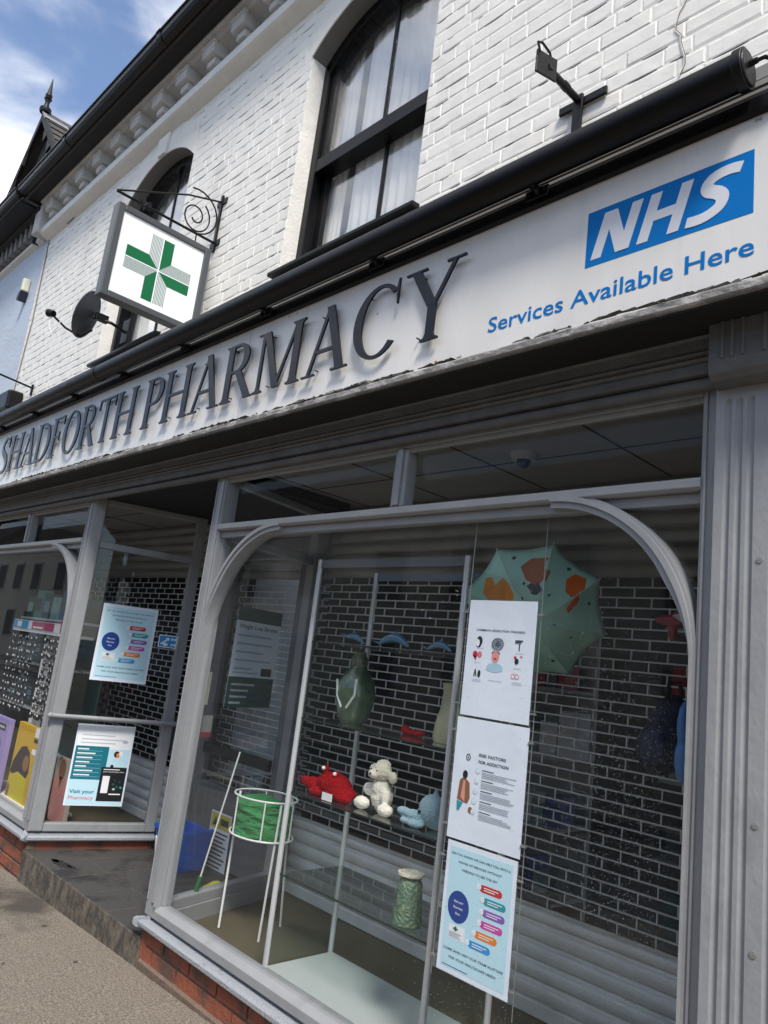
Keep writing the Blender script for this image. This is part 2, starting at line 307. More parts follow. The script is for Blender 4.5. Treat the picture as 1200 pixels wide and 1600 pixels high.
# brickwork: real bricks standing proud of the mortar bed
mo = MB(); zt = 5.66; zb = 2.63
spans = sorted(WIN); cur = X0
for xa, xb, zs in spans:
    mo.box(cur, xa, YW+.000, YW+.10, zb, zt); mo.box(xa, xb, YW+.000, YW+.10, zb, zs)
    top = seg(xa, xb); mo.poly(top+[(xb, zt), (xa, zt)], YW+.000, YW+.10); cur = xb
mo.box(cur, X1, YW+.000, YW+.10, zb, zt)
wall = mo.build('brick_wall', M_mortar, B)
bk = MB(); ck = MB(); course = .0745; z = 3.02; row = 0
def hole(x, z):
    for xa, xb, zs in WIN:
        if xa < x < xb and zs < z < SPR: return xa, xb
    return None
while z < zt-.02:
    x = X0+.01-rnd.random()*.1; flem = row % 2
    k2 = 0
    while x < X1:
        wd = (.218 if (k2+row) % 3 else .108)+rnd.uniform(-.012, .012); k2 += 1
        a, b2 = max(x, X0+.004), min(x+wd, X1); z0 = z+rnd.uniform(-.002, .002); z1 = z+course-.0065+rnd.uniform(-.002, .002)
        parts = [(a, b2)]
        for xa, xb, zs in WIN:
            np_ = []
            for (p0, p1) in parts:
                if z1 > zs-.01 and z0 < (arc_z(xa, xb, (max(p0, xa)+min(p1, xb))/2)+.2 if p1 > xa-.0 and p0 < xb else 0):
                    lo = xa; hi = xb
                    if z1 > SPR: lo -= .1*(1-abs(z-SPR)*.5); hi += .1*(1-abs(z-SPR)*.5)
                    if p0 < lo: np_.append((p0, min(p1, lo)))
                    if p1 > hi: np_.append((max(p0, hi), p1))
                else: np_.append((p0, p1))
            parts = np_
        for p0, p1 in parts:
            if p1-p0 < .03: continue
            c = rnd.uniform(.004, .008); cb_ = rnd.choice([.004, .006, .009, .013]); cx_ = rnd.choice([.0025, .004, .007]); yf = YW-.0022+rnd.uniform(-.0009, .0010); t1 = rnd.uniform(-.0007, .0007); e = .009
            bz = YW+.0; je = [rnd.uniform(-.003, .003) for _ in range(8)]
            V = [(p0, bz, z0), (p1, bz, z0), (p1, bz, z1), (p0, bz, z1),
                 (p0+cx_+je[0]*.4, yf+t1, z0+cb_+je[1]*.5), (p1-cx_+je[2]*.4, yf-t1, z0+cb_+je[3]*.5), (p1-cx_+je[4]*.4, yf-t1, z1-c+je[5]*.5), (p0+cx_+je[6]*.4, yf+t1, z1-c+je[7]*.5)]
            bk.add(V, [(4, 5, 6, 7), (0, 1, 5, 4), (1, 2, 6, 5), (2, 3, 7, 6), (3, 0, 4, 7)])
            if rnd.random() < .62:
                l = (p1-p0); s0 = p0+l*rnd.uniform(0, .5); s1 = min(p1-.004, s0+l*rnd.uniform(.15, .8)); th = rnd.uniform(.0016, .0062)
                n = 5; A = [(s0+(s1-s0)*i/n, z0-.001+rnd.uniform(-.0008, .0008)) for i in range(n+1)]; Bq = [(q[0], q[1]-th*math.sin(math.pi*min(.95, max(.06, i/n)))) for i, q in enumerate(A)]
                ck.strip(A, Bq, YW-.0010, YW+.004)
        x += wd+.0048
    z += course; row += 1
ob = bk.build('brickwork', M_brick, wall); ck.build('joint_crack', M_crack, wall)
# long vertical crack above the sign, painted over
pts = []; q = atY(1076, -60, YW-.006); q1 = atY(1062, 118, YW-.006)
for i in range(15):
    t = i/14; pts.append((q.x+(q1.x-q.x)*t+rnd.uniform(-.012, .012)+.02*math.sin(t*9), YW-.006, q.z+(q1.z-q.z)*t))
MB().tube([(a-.006, b+.003, c) for a, b, c in pts], .0035, 6).build('crack_filler', M_mortar, wall, smooth=True)
MB().tube([(a, b-.002, c) for a, b, c in pts], .0014, 5).build('wall_crack', M_crack, wall)
# body behind the wall, roof, soffit
MB().box(X0, X1, .30, 8, 2.62, 5.9).build('back_wall', M_dark, B) if False else None
# string course, arch bands, keystones
sc_ = MB().extx([(YW, 5.60), (.07, 5.635), (.05, 5.65), (.05, 5.725), (.07, 5.74), (YW, 5.75)], X0+.02, X1); sc_.build('string_course', M_render, B, bevel=.004)
MB().box(X0+.02, X1, YW-.01, YW+.1, 5.73, 6.0).build('frieze_wall', M_cornice, B)
MB().extx([(YW, 5.93), (.03, 5.95), (-.0, 5.985), (-.02, 6.0), (-.02, 6.02), (YW, 6.02)], X0+.02, X1).build('cornice_moulding', M_cornice, B, bevel=.003)
x = -7.95; i = 0
while x < 1.3:
    MB().box(x-.085, x+.085, .005, YW-.01, 5.84, 5.948).box(x-.055, x+.055, .045, YW-.01, 5.775, 5.84).box(x-.095, x+.095, -.005, .03, 5.92, 5.947).build('modillion', M_cornice, B, bevel=.008)
    x += .405
xm = [(MB().extx([(-.03, 6.021), (YW, 6.021), (YW, 6.045), (-.2, 6.045), (-.2, 6.03)], X0-.1, X1).build('soffit', M_soffit, B))]
gp = [(-.165, 6.02), (-.215, 6.03), (-.232, 6.055), (-.236, 6.105), (-.246, 6.105), (-.246, 6.118), (-.228, 6.118), (-.222, 6.06), (-.19, 6.05), (-.165, 6.05)]
MB().extx(gp, X0-.1, X1).build('gutter', M_blackm, B, smooth=False)
for gx in (-7.0, -5.1, -3.6, -2.2):
    MB().extx([(a-.006 if a < -.2 else a, b-.004) for a, b in gp[:7]]+[(-.21, 6.1), (-.18, 6.05)], gx-.03, gx+.03).build('gutter_joint', M_blackm, B)
MB().add([(X0, -.16, 6.05), (X1, -.16, 6.05), (X1, 4, 9.0), (X0, 4, 9.0)], [(0, 1, 2, 3)]).add([(X0, -.16, 6.0), (X1, -.16, 6.0), (X1, 4, 8.95), (X0, 4, 8.95)], [(0, 3, 2, 1)]).build('roof', M_roof, B)
for (xa, xb, zs) in WIN:
    MB().strip(seg(xa, xb, 22), seg(xa, xb, 22, off=.22, ext=.03), YW-.012, YW+.006).build('arch_band', M_render, B)
    c = (xa+xb)/2; zk = arc_z(xa, xb, c)
    kp = [(c-.06, zk-.004), (c+.06, zk-.004), (c+.095, 5.60), (c-.095, 5.60)]
    MB().poly(kp, YW-.035, YW-.012).build('keystone', M_render, B, bevel=.005)

# upper sash windows
def sash_window(xa, xb, zs, barx):
    c = (xa+xb)/2
    MB().strip([(x, z-.003) for x, z in seg(xa, xb, 18)], [(x, z+.0) for x, z in seg(xa, xb, 18)], YW-.004, .262).build('arch_soffit', mat('shaded_soffit_paint', (112, 110, 106), .7, var=.12), B)  # shade under the arch is put into this darker soffit colour
    W = MB().strip([(x, z+.001) for x, z in seg(xa, xb, 18)], [(x, z+.09) for x, z in seg(xa, xb, 18)], YW+.101, .265).box(xa-.09, xa, YW+.101, .265, zs, SPR+.06).box(xb, xb+.09, YW+.101, .265, zs, SPR+.06).build('window', M_render, B)
    fr = MB(); fw_ = .055
    fr.box(xa+.001, xa+fw_, .25, .37, zs+.05, SPR-.003).box(xb-fw_, xb-.001, .25, .37, zs+.05, SPR-.003)
    top = seg(xa, xb, 18); inn = [(c+(x-c)*(1-fw_/.55), z-fw_*1.3) for x, z in top]
    fr.strip([(x, z-.002) for x, z in top], inn, .25, .37)
    # sash frames
    fr.box(xa+fw_, xa+fw_+.045, .275, .315, 4.43, SPR-.03).box(xb-fw_-.045, xb-fw_, .275, .315, 4.43, SPR-.03)
    fr.box(xa+fw_, xa+fw_+.045, .325, .36, zs+.06, 4.46).box(xb-fw_-.045, xb-fw_, .325, .36, zs+.06, 4.46)
    fr.box(xa+fw_, xb-fw_, .325, .362, zs+.055, zs+.12)
    fr.box(barx-.012, barx+.012, .285, .305, 4.49, arc_z(xa, xb, barx)-.07).box(barx-.012, barx+.012, .332, .352, zs+.12, 4.42)
    fr.build('window_frame', M_black, W, bevel=.004)
    MB().box(xa+fw_-.02, xb-fw_+.02, .255, .36, 4.405, 4.495).build('meeting_rail', M_black, W, bevel=.005)
    ga = MB().poly([(xa+.08, 4.47)]+[(x, z-.04) for x, z in seg(xa+.06, xb-.06, 12)][::1]+[(xb-.08, 4.47)], .293, .297)
    ga.box(xa+.08, xb-.08, .340, .344, zs+.1, 4.45); ga.build('pane', M_glassu, W)
    MB().extx([(.10, zs+.03), (.10, zs+.055), (.25, zs+.07), (.37, zs+.07), (.37, zs+.03)], xa-.04, xb+.04).build('sill', M_black, W, bevel=.005)
    # dark room behind
    rm = MB(); rm.box(xa-.3, xb+.3, 2.4, 2.42, zs-.6, 5.6).box(xa-.32, xa-.3, .38, 2.4, zs-.6, 5.6).box(xb+.3, xb+.32, .38, 2.4, zs-.6, 5.6).box(xa-.3, xb+.3, .38, 2.4, 5.58, 5.6).box(xa-.3, xb+.3, .38, 2.4, zs-.62, zs-.6)
    rm.build('room', mat('pale_room', (150, 150, 146), .8), W)
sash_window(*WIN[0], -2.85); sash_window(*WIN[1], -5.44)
def curtain(x0, x1, z0, z1, y, amp, n, label):
    m = MB(); N = n*8; vs = []; K = 8
    for j in range(K+1):
        for i in range(N+1):
            t = i/N; ph = t*n*2*math.pi+.5*math.sin(t*7+j*.2); vs.append((x0+(x1-x0)*t, y+amp*math.sin(ph)*(1-.25*j/K), z0+(z1-z0)*j/K))
    fs = [(j*(N+1)+i, j*(N+1)+i+1, (j+1)*(N+1)+i+1, (j+1)*(N+1)+i) for j in range(K) for i in range(N)]
    m.add(vs, fs); o = m.build('curtain', M_net, None, smooth=True); tag(o, label, 'curtain')
    md = o.modifiers.new('s', 'SOLIDIFY'); md.thickness = .003
curtain(-3.16, -2.36, 3.72, 5.42, .376, .010, 11, 'pleated white net curtain hanging at right in the large upper window')
curtain(-3.44, -3.24, 3.72, 5.35, .385, .010, 4, 'narrow cream curtain gathered at left of the large upper window')
curtain(-5.98, -5.10, 3.72, 5.35, .385, .02, 7, 'pale net curtain hanging inside the small far upper window')
def posy(c, col, label, n=16, r=.06):
    m = MB(); cx, cy, cz = c
    for i in range(n):
        a = rnd.uniform(0, 6.28); q = rnd.uniform(.1, 1)*r; p = (cx+q*math.cos(a), cy+q*.4*math.sin(a), cz+rnd.uniform(-.03, .06))
        m.tube([(cx, cy, cz-.22), p], .0018, 4, 1)
        for kk in range(5): t = kk*1.256+a; m.ball((p[0]+.012*math.cos(t), p[1]-.004, p[2]+.012*math.sin(t)), (.011, .004, .008), 6, 0)
    m.cone((cx, cy, 3.70), (cx, cy, cz-.15), .03, .04, 10, 2)
    tag(m.build('flower_posy', [mat('petal_'+label[:4], col, .7), mat('stem_green', (80, 120, 60), .7), M_white], None, smooth=True), label, 'flowers')
posy((-3.22, .42, 3.96), (226, 222, 110), 'pale yellow flowers in a vase on the left of the upper window sill')
posy((-2.78, .43, 4.10), (228, 226, 222), 'white flower bunch on the right of the upper window sill', 26, .09)

# ================================================================== SHOPFRONT (part of the building)
CZ = 2.43
# frames --------------------------------------------------------
def bead_post(m, x0, x1, y0, y1, z0, z1):
    m.box(x0, x1, y0, y1, z0, z1)
def front_bay(xl, xr, name, side):
    """display window in plane y=0 from xl to xr, glass at y=.05"""
    S = MB(); pw = .075 if True else .09
    # corner posts: moulded (two reeds on the face)
    pl_w, pr_w = (.088, .040) if side > 0 else (.04, .088)
    for (a, b, ins) in ((xl, xl+pl_w, 1), (xr-pr_w, xr, -1)):
        S.box(a, b, .0, .085, .235, CZ); 
        S.box(a+.008, a+.016, -.006, .0, .30, CZ-.02)
        if b-a > .05: S.box(b-.030, b-.012, -.008, .0, .30, CZ-.02); S.box(b-.0005, b+.012, .03, .08, .288, 2.10)
    xl0, xr0 = xl, xr; xl, xr, pw = xl+pl_w, xr-pr_w, 0
    S.box(xl+pw, xr-pw, .0, .07, 2.390, CZ)             # head
    S.box(xl+pw, xr-pw, .012, .03, 2.372, 2.390)
    S.extx([(.0, 2.108), (-.012, 2.115), (-.012, 2.14), (.0, 2.146), (.07, 2.146), (.07, 2.108)], xl+pw-.002, xr-pw+.002)
    S.extx([(.0, .235), (.0, .27), (.03, .288), (.075, .288), (.075, .235)], xl+pw, xr-pw)
    S.box(xl, xr, .02, .07, 2.075, 2.1075)
    W = S.build('display_window', M_grey, B, bevel=.006, seg=3)
    c = (xl0+xr0)/2+.065
    MB().box(c-.036, c+.036, .004, .066, 2.1465, 2.3895).box(c-.015, c+.015, -.008, .004, 2.15, 2.388).build('mullion', M_grey, W, bevel=.006)
    # curved corner brackets of the window head
    for sgn, ex, rx, rz, zc in ((1, xr+.003, .49, .49, 1.645), (-1, xl-.003, .54, .53, 1.605)) if side > 0 else ((-1, xl-.003, .49, .49, 1.645), (1, xr+.003, .54, .53, 1.605)):
        cx = ex-sgn*rx; n = 30; am = MB()
        for (d0, d1, y0, y1) in ((0, .046, -.004, .066), (.008, .026, -.013, -.004)):
            A = [(cx+sgn*(rx-d0), .29)]; Bq = [(cx+sgn*(rx-d0-.004), .29)]
            for i in range(n+1):
                t = math.pi/2*i/n; k = .35+.65*min(1, i/9)
                A.append((cx+sgn*(rx-d0)*math.cos(t), zc+(rz-d0)*math.sin(t))); Bq.append((cx+sgn*(rx-d0-(d1-d0)*k)*math.cos(t), zc+(rz-d1)*math.sin(t)))
            vs = []; nn = len(A)
            for (p, q_) in zip(A, Bq): vs += [(p[0], y0, p[1]), (q_[0], y0, q_[1]), (q_[0], y1, q_[1]), (p[0], y1, p[1])]
            fs = [(i*4+k, i*4+(k+1) % 4, (i+1)*4+(k+1) % 4, (i+1)*4+k) for i in range(nn-1) for k in range(4)]+[(0, 1, 2, 3), ((nn-1)*4+3, (nn-1)*4+2, (nn-1)*4+1, (nn-1)*4)]
            am.add(vs, fs)
        am.build('arch_bracket', M_grey, W, smooth=True)
    MB().box(xl+pw-.01, xr-pw+.01, .048, .054, .275, 2.12).build('pane', M_glass, W)
    MB().box(xl+pw-.01, c-.03, .048, .054, 2.14, 2.385).build('toplight_pane', M_glasst, W); MB().box(c+.03, xr-pw+.01, .048, .054, 2.14, 2.385).build('toplight_pane', M_glasst, W)
    return W
WM = front_bay(-3.47, -.825, 'main', 1)
WL = front_bay(-7.71, -5.065, 'left', -1)
def sill_front(xl, xr, ml, mr):
    prof = [(-.022, .182), (-.030, .190), (-.030, .205), (-.020, .214), (.012, .219), (.014, .215), (.020, .215), (.022, .221), (.05, .234), (.10, .234), (.10, .178), (-.012, .178)]
    vs = [(xl-(ml*(.03+y*-1) if ml else 0)-(0), y, z) for y, z in prof]
    vs = [(xl+(-.27*0)+(-(.05)-y*1.0*.6 if ml else 0), y, z) for y, z in prof]+[(xr+((.05)+y*-.6*-1 if False else (.05-y*-.6*0 if mr else 0)), y, z) for y, z in prof]
    return vs, prof
SP = [(-.022, .182), (-.030, .190), (-.030, .205), (-.020, .214), (.012, .219), (.014, .214), (.020, .214), (.022, .221), (.05, .2345), (.10, .2345), (.10, .178), (-.012, .178)]
def sill(x0f, x1f, parent):
    n = len(SP); m = MB(); vs = [(x0f(y), y, z) for y, z in SP]+[(x1f(y), y, z) for y, z in SP]
    m.add(vs, [(i, (i+1) % n, n+(i+1) % n, n+i) for i in range(n)]+[tuple(range(n-1, -1, -1)), tuple(range(n, 2*n))])
    return m.build('window_sill', M_sill, parent)
sill(lambda y: -3.49+y*.78 if y < .05 else -3.44, lambda y: -.80, WM)
sill(lambda y: -7.72, lambda y: -5.045-y*.78 if y < .05 else -5.09, WL)
# returns into the lobby --------------------------------------------------
DL = Vector((.27, 1, 0)).normalized(); DR = Vector((-.27, 1, 0)).normalized()
FL = frame((-5.065, .0, 0), DL, (0, 0, 1), DL.cross(Vector((0, 0, 1))))       # local X depth, Y up, Z towards the lobby
FR = frame((-3.47, .0, 0), DR, (0, 0, 1), -DR.cross(Vector((0, 0, 1))))        # Z towards the lobby (left)
def return_bay(F, LEN, sgn):
    S = MB(F)
    S.box(.09, LEN, 0, CZ, 0, 0) if False else None
    S.box(LEN-.07, LEN, .235, CZ, -.06, 0).box(.085, LEN-.07, 2.39, CZ, -.055, 0).box(.085, LEN-.07, 2.085, 2.13, -.055, 0)
    S.box(.085, LEN-.07, .235, .285, -.06, 0)
    S.box(.10, LEN, .15, .240, -.075, -.0605)
    W = S.build('return_window', M_grey, B, bevel=.005)
    MB(F).box(.08, LEN-.06, .27, 2.10, -.03, -.026).box(.08, LEN-.06, 2.12, 2.395, -.03, -.026).build('pane', M_glass, W)
    m = MB(F); pr = [(.02, .182), (.03, .19), (.03, .205), (.02, .214), (-.012, .219), (-.04, .2345), (-.055, .2345), (-.055, .178), (.012, .178)]
    n = len(pr); m.add([(-.028+z*-.3, y, z) for z, y in pr]+[(LEN, y, z) for z, y in pr], [(i, (i+1) % n, n+(i+1) % n, n+i) for i in range(n)]+[tuple(range(n)), tuple(range(2*n-1, n-1, -1))])
    m.build('window_sill', M_sill, W)
    rb = MB(F); rb.box(.0, LEN, .0, .177, -.05, -.012); rb.build('stall_riser', M_riser, W)
    return W
RL = return_bay(FL, .80, 1); RR = return_bay(FR, .95, -1)
# corner post trims angled into the lobby
MB(FL).box(.0, .085, .235, CZ, -.05, .004).build('corner_post', M_grey, RL, bevel=.01, seg=3)
MB(FR).box(.0, .085, .235, CZ, -.05, .004).build('corner_post', M_grey, RR, bevel=.01, seg=3)
hb = MB(FL).tube([(-.01, .955, .03), (.83, .955, .03)], .016, 12); hb.ball((-.01, .955, .03), .02); hb.tube([(.0, .955, .03), (.0, .955, 0)], .01, 8).tube([(.8, .955, .03), (.8, .955, 0)], .01, 8)
hb.build('hand_rail', M_grey, RL, smooth=True)
# risers (brick)
def riser(xl, xr, zf, parent):
    m = MB().box(xl, xr, .016, .10, -.35, .177, 1)
    z = .177; row = 0
    while z > -.3:
        h = .066; x = xl-(.1 if row % 2 else 0)
        while x < xr:
            a = max(x, xl); b = min(x+.215, xr)
            if b-a > .02: m.box(a+.001, b-.001, .008+rnd.uniform(-.0015, .0015), .03, z-h, z-.002, 0)
            x += .226
        z -= .078; row += 1
    return m.build('stall_riser', [M_riser, M_riserm], parent, bevel=.002)
riser(-3.475, -.82, 0, WM); riser(-7.72, -5.06, 0, WL)
MB().extx([(-.006, -.35), (-.006, .035), (.012, .045), (.012, -.35)], -3.45, -.82).build('render_skirt', M_riserm, WM)
# lobby step and ceiling
lob = MB().poly([(-5.06, .004), (-3.475, .004), (-3.73, .97), (-4.80, .97)], 0, 1, 0, 'z') if False else None
m = MB(); A = [(-5.075, -.004), (-3.462, -.004), (-3.72, .98), (-4.81, .98)]
m.add([(a, b, .128) for a, b in A]+[(a, b, -.4) for a, b in A], [(0, 1, 2, 3)]+[(i, i+4, (i+1) % 4+4, (i+1) % 4) for i in range(4)])
for f in range(1, 5): m.mi[f] = 1
stp = m.build('entrance_step', [M_step, M_stepf], B, bevel=.006)
for xx in (-4.75, -4.45, -4.15, -3.85): MB().box(xx, xx+.003, .0, .97, .127, .1286).build('tile_joint', M_stepf, stp)
for yy in (.28, .58): MB().box(-4.97+yy*.27, -3.5-yy*.27, yy, yy+.003, .127, .1284).build('tile_joint', M_stepf, stp)
for cx, cy, rx, ry in ((-4.70, .10, .10, .035), (-4.62, .13, .05, .02), (-4.78, .09, .04, .02)):
    pts_ = [(cx+rx*(1+.25*rnd.uniform(-1, 1))*math.cos(t), cy+ry*(1+.3*rnd.uniform(-1, 1))*math.sin(t)) for t in [k*.3 for k in range(21)]]
    MB().poly(pts_, .1283, .1288, 0, 'z').build('dark_spill', mat('spill', (34, 26, 25), .35), stp)
# entrance door
D = thing('entrance_door', 'grey framed glass shop door at the back of the lobby', 'door', (-4.27, .96, .128))
MB().box(-4.84, -4.76, .93, 1.0, .13, CZ).box(-3.78, -3.70, .93, 1.0, .13, CZ).box(-4.76, -3.78, .93, 1.0, 2.30, CZ).build('door_frame', M_grey, D, bevel=.005)
lf = MB().box(-4.755, -4.66, .945, .985, .14, 2.295).box(-3.88, -3.785, .945, .985, .14, 2.295).box(-4.66, -3.88, .945, .985, 2.2, 2.295).box(-4.66, -3.88, .945, .985, .14, .62)
lf.build('door_leaf', mat('dull_grey_door', (96, 98, 100), .5, var=.1), D, bevel=.004)
MB().box(-4.66, -3.88, .960, .966, .62, 2.2).build('pane', M_glass, D)
MB().box(-4.66, -3.88, .915, .944, .80, .87).build('push_bar', M_blackm, D, bevel=.006)
kq = atY(249, 1174, .80); hd = MB().ball(kq, .034, 16).cone(kq, kq+Vector((.03, .05, 0)), .016, .016, 10); hd.build('door_handle', M_chrome, D, smooth=True)
MB().box(-4.90, -4.72, .845, .862, .80, .83).box(-4.91, -4.87, .80, .87, .74, 1.0).build('lock_plate', mat('dull_grey_door', (96, 98, 100)), D, bevel=.003)
# ceiling above lobby and displays
MB().box(-7.75, -.78, .071, 1.25, CZ+.06, CZ+.09).build('display_ceiling', M_ceil, B)
for xx in (-6.9, -6.2, -5.5, -4.8, -4.1, -3.4, -2.75, -2.1, -1.45): MB().box(xx, xx+.006, .08, 1.25, CZ+.0565, CZ+.0605).build('ceiling_joint', M_dark, B)
MB().box(-7.75, -.78, .6, .606, CZ+.0568, CZ+.0603).build('ceiling_joint', M_dark, B)
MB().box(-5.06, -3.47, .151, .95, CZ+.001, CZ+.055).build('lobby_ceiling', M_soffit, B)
# display floors, end walls
for (a, b, c, d) in ((-3.44, -.83, -3.72, -.83), (-7.70, -5.10, -7.70, -4.85)):
    m = MB().poly([(a, .10), (b, .10), (d, 1.2), (c, 1.2)], .10, .163, 0, 'z'); m.build('display_floor', M_floor, B)
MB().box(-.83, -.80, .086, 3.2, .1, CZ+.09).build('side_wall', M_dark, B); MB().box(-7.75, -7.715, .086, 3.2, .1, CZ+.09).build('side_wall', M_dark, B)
MB().box(-7.9, -.6, 4.4, 4.5, 0, 2.9).box(-7.9, -.6, 1.25, 4.4, 2.75, 2.8).box(-7.9, -.6, 1.2, 4.4, .0, .02).build('shop_interior', mat('shop_room', (66, 66, 64), .8, var=.1), B)
# pilasters with real flutes
def pilaster(xa, xb):
    fl = [xa+.033, xa+.063, xa+.093, xa+.150, xb-.150, xb-.093, xb-.063, xb-.033]; z0, z1 = .02, 2.40; fz0, fz1 = .35, 2.352; hw = .0095
    xs = sorted(set([round(xa+(xb-xa)*i/150, 5) for i in range(151)]+[round(f+k*hw/4, 5) for f in fl for k in range(-5, 6)]))
    zs = [z0, fz0-.012]+[fz0-.01+k*.003 for k in range(6)]+[.8, 1.3, 1.8]+[fz1-.012+k*.0022 for k in range(11)]+[z1]
    def dep(x, z):
        best = 0
        for f in fl:
            zz = 0 if fz0 <= z <= fz1-hw else (z-(fz1-hw) if z > fz1-hw else fz0-z); q = (x-f)**2+zz*zz
            if q < hw*hw: best = max(best, math.sqrt(hw*hw-q)*.8)
        return best
    vs = [(x, -.032+dep(x, z), z) for z in zs for x in xs]; n = len(xs); fs = [(j*n+i, j*n+i+1, (j+1)*n+i+1, (j+1)*n+i) for j in range(len(zs)-1) for i in range(n-1)]
    m = MB(); m.add(vs, fs); P = m.build('pilaster', M_grey, B, smooth=True)
    MB().box(xa, xa+.02, -.031, .10, .02, 2.40).box(xb-.02, xb, -.031, .1, .02, 2.4).box(xa+.01, xb-.01, -.012, .1, -.1, 2.42).build('pilaster_edge', M_grey, P)
    MB().box(xa-.012, xb+.012, -.055, .1, -.1, .2).build('plinth', M_grey, P, bevel=.008)
    if xa > -2:
        for zz in (1.26, .98, 1.9): 
            s_ = MB().cone((xa+.121, -.031, zz), (xa+.121, -.0345, zz), .008, .008, 12).box(xa+.115, xa+.127, -.0352, -.0344, zz-.001, zz+.001); s_.build('screw', M_alu, P)
    # capital with short flutes and rolled foot
    cp = [(.0, 2.60), (-.105, 2.60), (-.105, 2.43), (-.100, 2.405), (-.085, 2.388), (-.06, 2.381), (-.0, 2.381)]
    K = MB().extx(cp, xa+.003, xb-.003).build('capital', M_frieze, P, bevel=.003)
    gr = MB()
    for f in (fl[0]+.008, fl[1]+.004, fl[2]+.002, fl[3], fl[4], fl[5], fl[6], fl[7]):
        gr.tube([(f, -.105, 2.447), (f, -.105, 2.56)], .0065, 8)
        gr.ball((f, -.105, 2.447), .0065, 8)
    gr.build('flute', M_frieze, K, smooth=True)
pilaster(-.815, -.385); pilaster(-8.15, -7.72)
# frieze under the fascia : reeded board, roll and shadow gap
fz = [(.02, 2.432), (-.028, 2.432), (-.050, 2.436), (-.050, 2.466), (-.044, 2.470), (-.050, 2.474), (-.056, 2.480), (-.050, 2.486), (-.045, 2.489), (-.051, 2.493), (-.057, 2.499), (-.050, 2.505), (-.043, 2.509), (-.050, 2.515), (-.053, 2.540), (-.062, 2.552), (.02, 2.552)]
MB().extx(fz, -7.72, -.815).build('frieze', M_frieze, B, bevel=.0015)
rp_ = [(-.022+.022*math.cos(t), 2.412+.0185*math.sin(t)) for t in [k*math.pi/8 for k in range(16)]]
MB().extx(rp_, -7.72, -.815).build('roll_moulding', M_frieze, B, smooth=True)
MB().box(-7.72, -.815, .003, .15, 2.431, 2.62).build('lintel', M_soffit, B)
MB().box(X0, -.2, .0, .16, 2.60, 2.62).build('lintel_cap', M_soffit, B)
MB().box(X1-2.0, X1, .0, .16, -.1, 2.6).build('next_door_front', M_grey, B)

# ================================================================== FASCIA SIGN
S = thing('fascia_sign', 'long white shop fascia with dark raised serif name and blue health service logo', 'sign', (-4, -.2, 2.6))
YF = -.20
MB().box(-8.15, -.47, YF, .10, 2.597, 3.10).build('panel', M_fasc, S)
MB().extx([(YF-.010, 3.078), (YF-.018, 3.084), (YF-.018, 3.128), (YF-.006, 3.140), (.10, 3.140), (.10, 3.101), (YF, 3.101), (YF, 3.078)], -8.16, -.46).build('top_trim', M_black, S, bevel=.002)
ld = MB().extx([(.10, 2.553), (-.195, 2.553), (-.222, 2.557), (-.226, 2.563), (-.226, 2.582), (-.222, 2.588), (-.205, 2.5965), (.10, 2.5965)], -8.16, -.40)
MB().box(-8.15, -.41, -.212, .09, 2.548, 2.5529).build('ledge_underside_shade', M_soffit, S); ledge = ld.build('ledge', mat('flaking_ledge_paint', (120, 118, 115), .75, col2=(168, 166, 162), th=(.5, .6), vs=14, bump=.8, bs=50, stretch=(.6, 1, 1)), S, bevel=.002)  # dark sheet below the ledge: its shade painted as colour
# curled paint flakes and grit along the ledge
fl = MB()
for i in range(700):
    x = rnd.uniform(-8.1, -.45); cl = .5+.5*math.sin(x*5.1)+.5*math.sin(x*2.3+1); n = 1
    if rnd.random() > .25+.4*cl: continue
    L_ = rnd.uniform(.015, .10); h = rnd.uniform(.0015, .006)*(1+cl*.6)*(1.6 if -1.75 < x < -1.25 else 1); y = rnd.uniform(-.226, -.206); a = rnd.uniform(-.25, .25)
    zb_ = 2.590 if y < -.215 else 2.5965
    P_ = [(x, y, zb_), (x+L_, y+rnd.uniform(-.004, .008), zb_-.001), (x+L_*.8, y-.006+rnd.uniform(-.006, .006), zb_+h), (x+L_*.35, y-.004, zb_+h*rnd.uniform(.4, 1.3)), (x+L_*.1, y-.003, zb_+h*.4)]
    fl.add(P_+[(a_, b_+.0015, c_+.0008) for a_, b_, c_ in P_], [(0, 1, 2, 3, 4), (9, 8, 7, 6, 5)]+[(k, k+5, (k+1) % 5+5, (k+1) % 5) for k in range(5)], rnd.choice([0, 0, 1, 2]))
fl.build('paint_flakes', [mat('flake_grey', (96, 94, 90), .8), mat('flake_pale', (170, 166, 158), .8), mat('flake_moss', (66, 64, 46), .9)], ledge)['kind'] = 'stuff'
# panel joints, screws, rust spot
for xx in (-5.6, -3.05): MB().box(xx, xx+.002, YF-.0006, YF+.001, 2.60, 3.078).build('panel_joint', mat('joint_grey', (150, 154, 160), .6), S)
for px, py in ((1183, 188), (1189, 186), (590, 490), (452, 495), (465, 490)):
    q = atY(px, py, YF); MB().cone((q.x, YF, q.z), (q.x, YF-.003, q.z), .005, .004, 8).build('screw', M_alu, S)
q = atY(681, 566, YF); MB().cone((q.x, YF, q.z), (q.x, YF-.003, q.z), .006, .004, 10).build('screw', mat('rust', (150, 84, 30), .8), S)

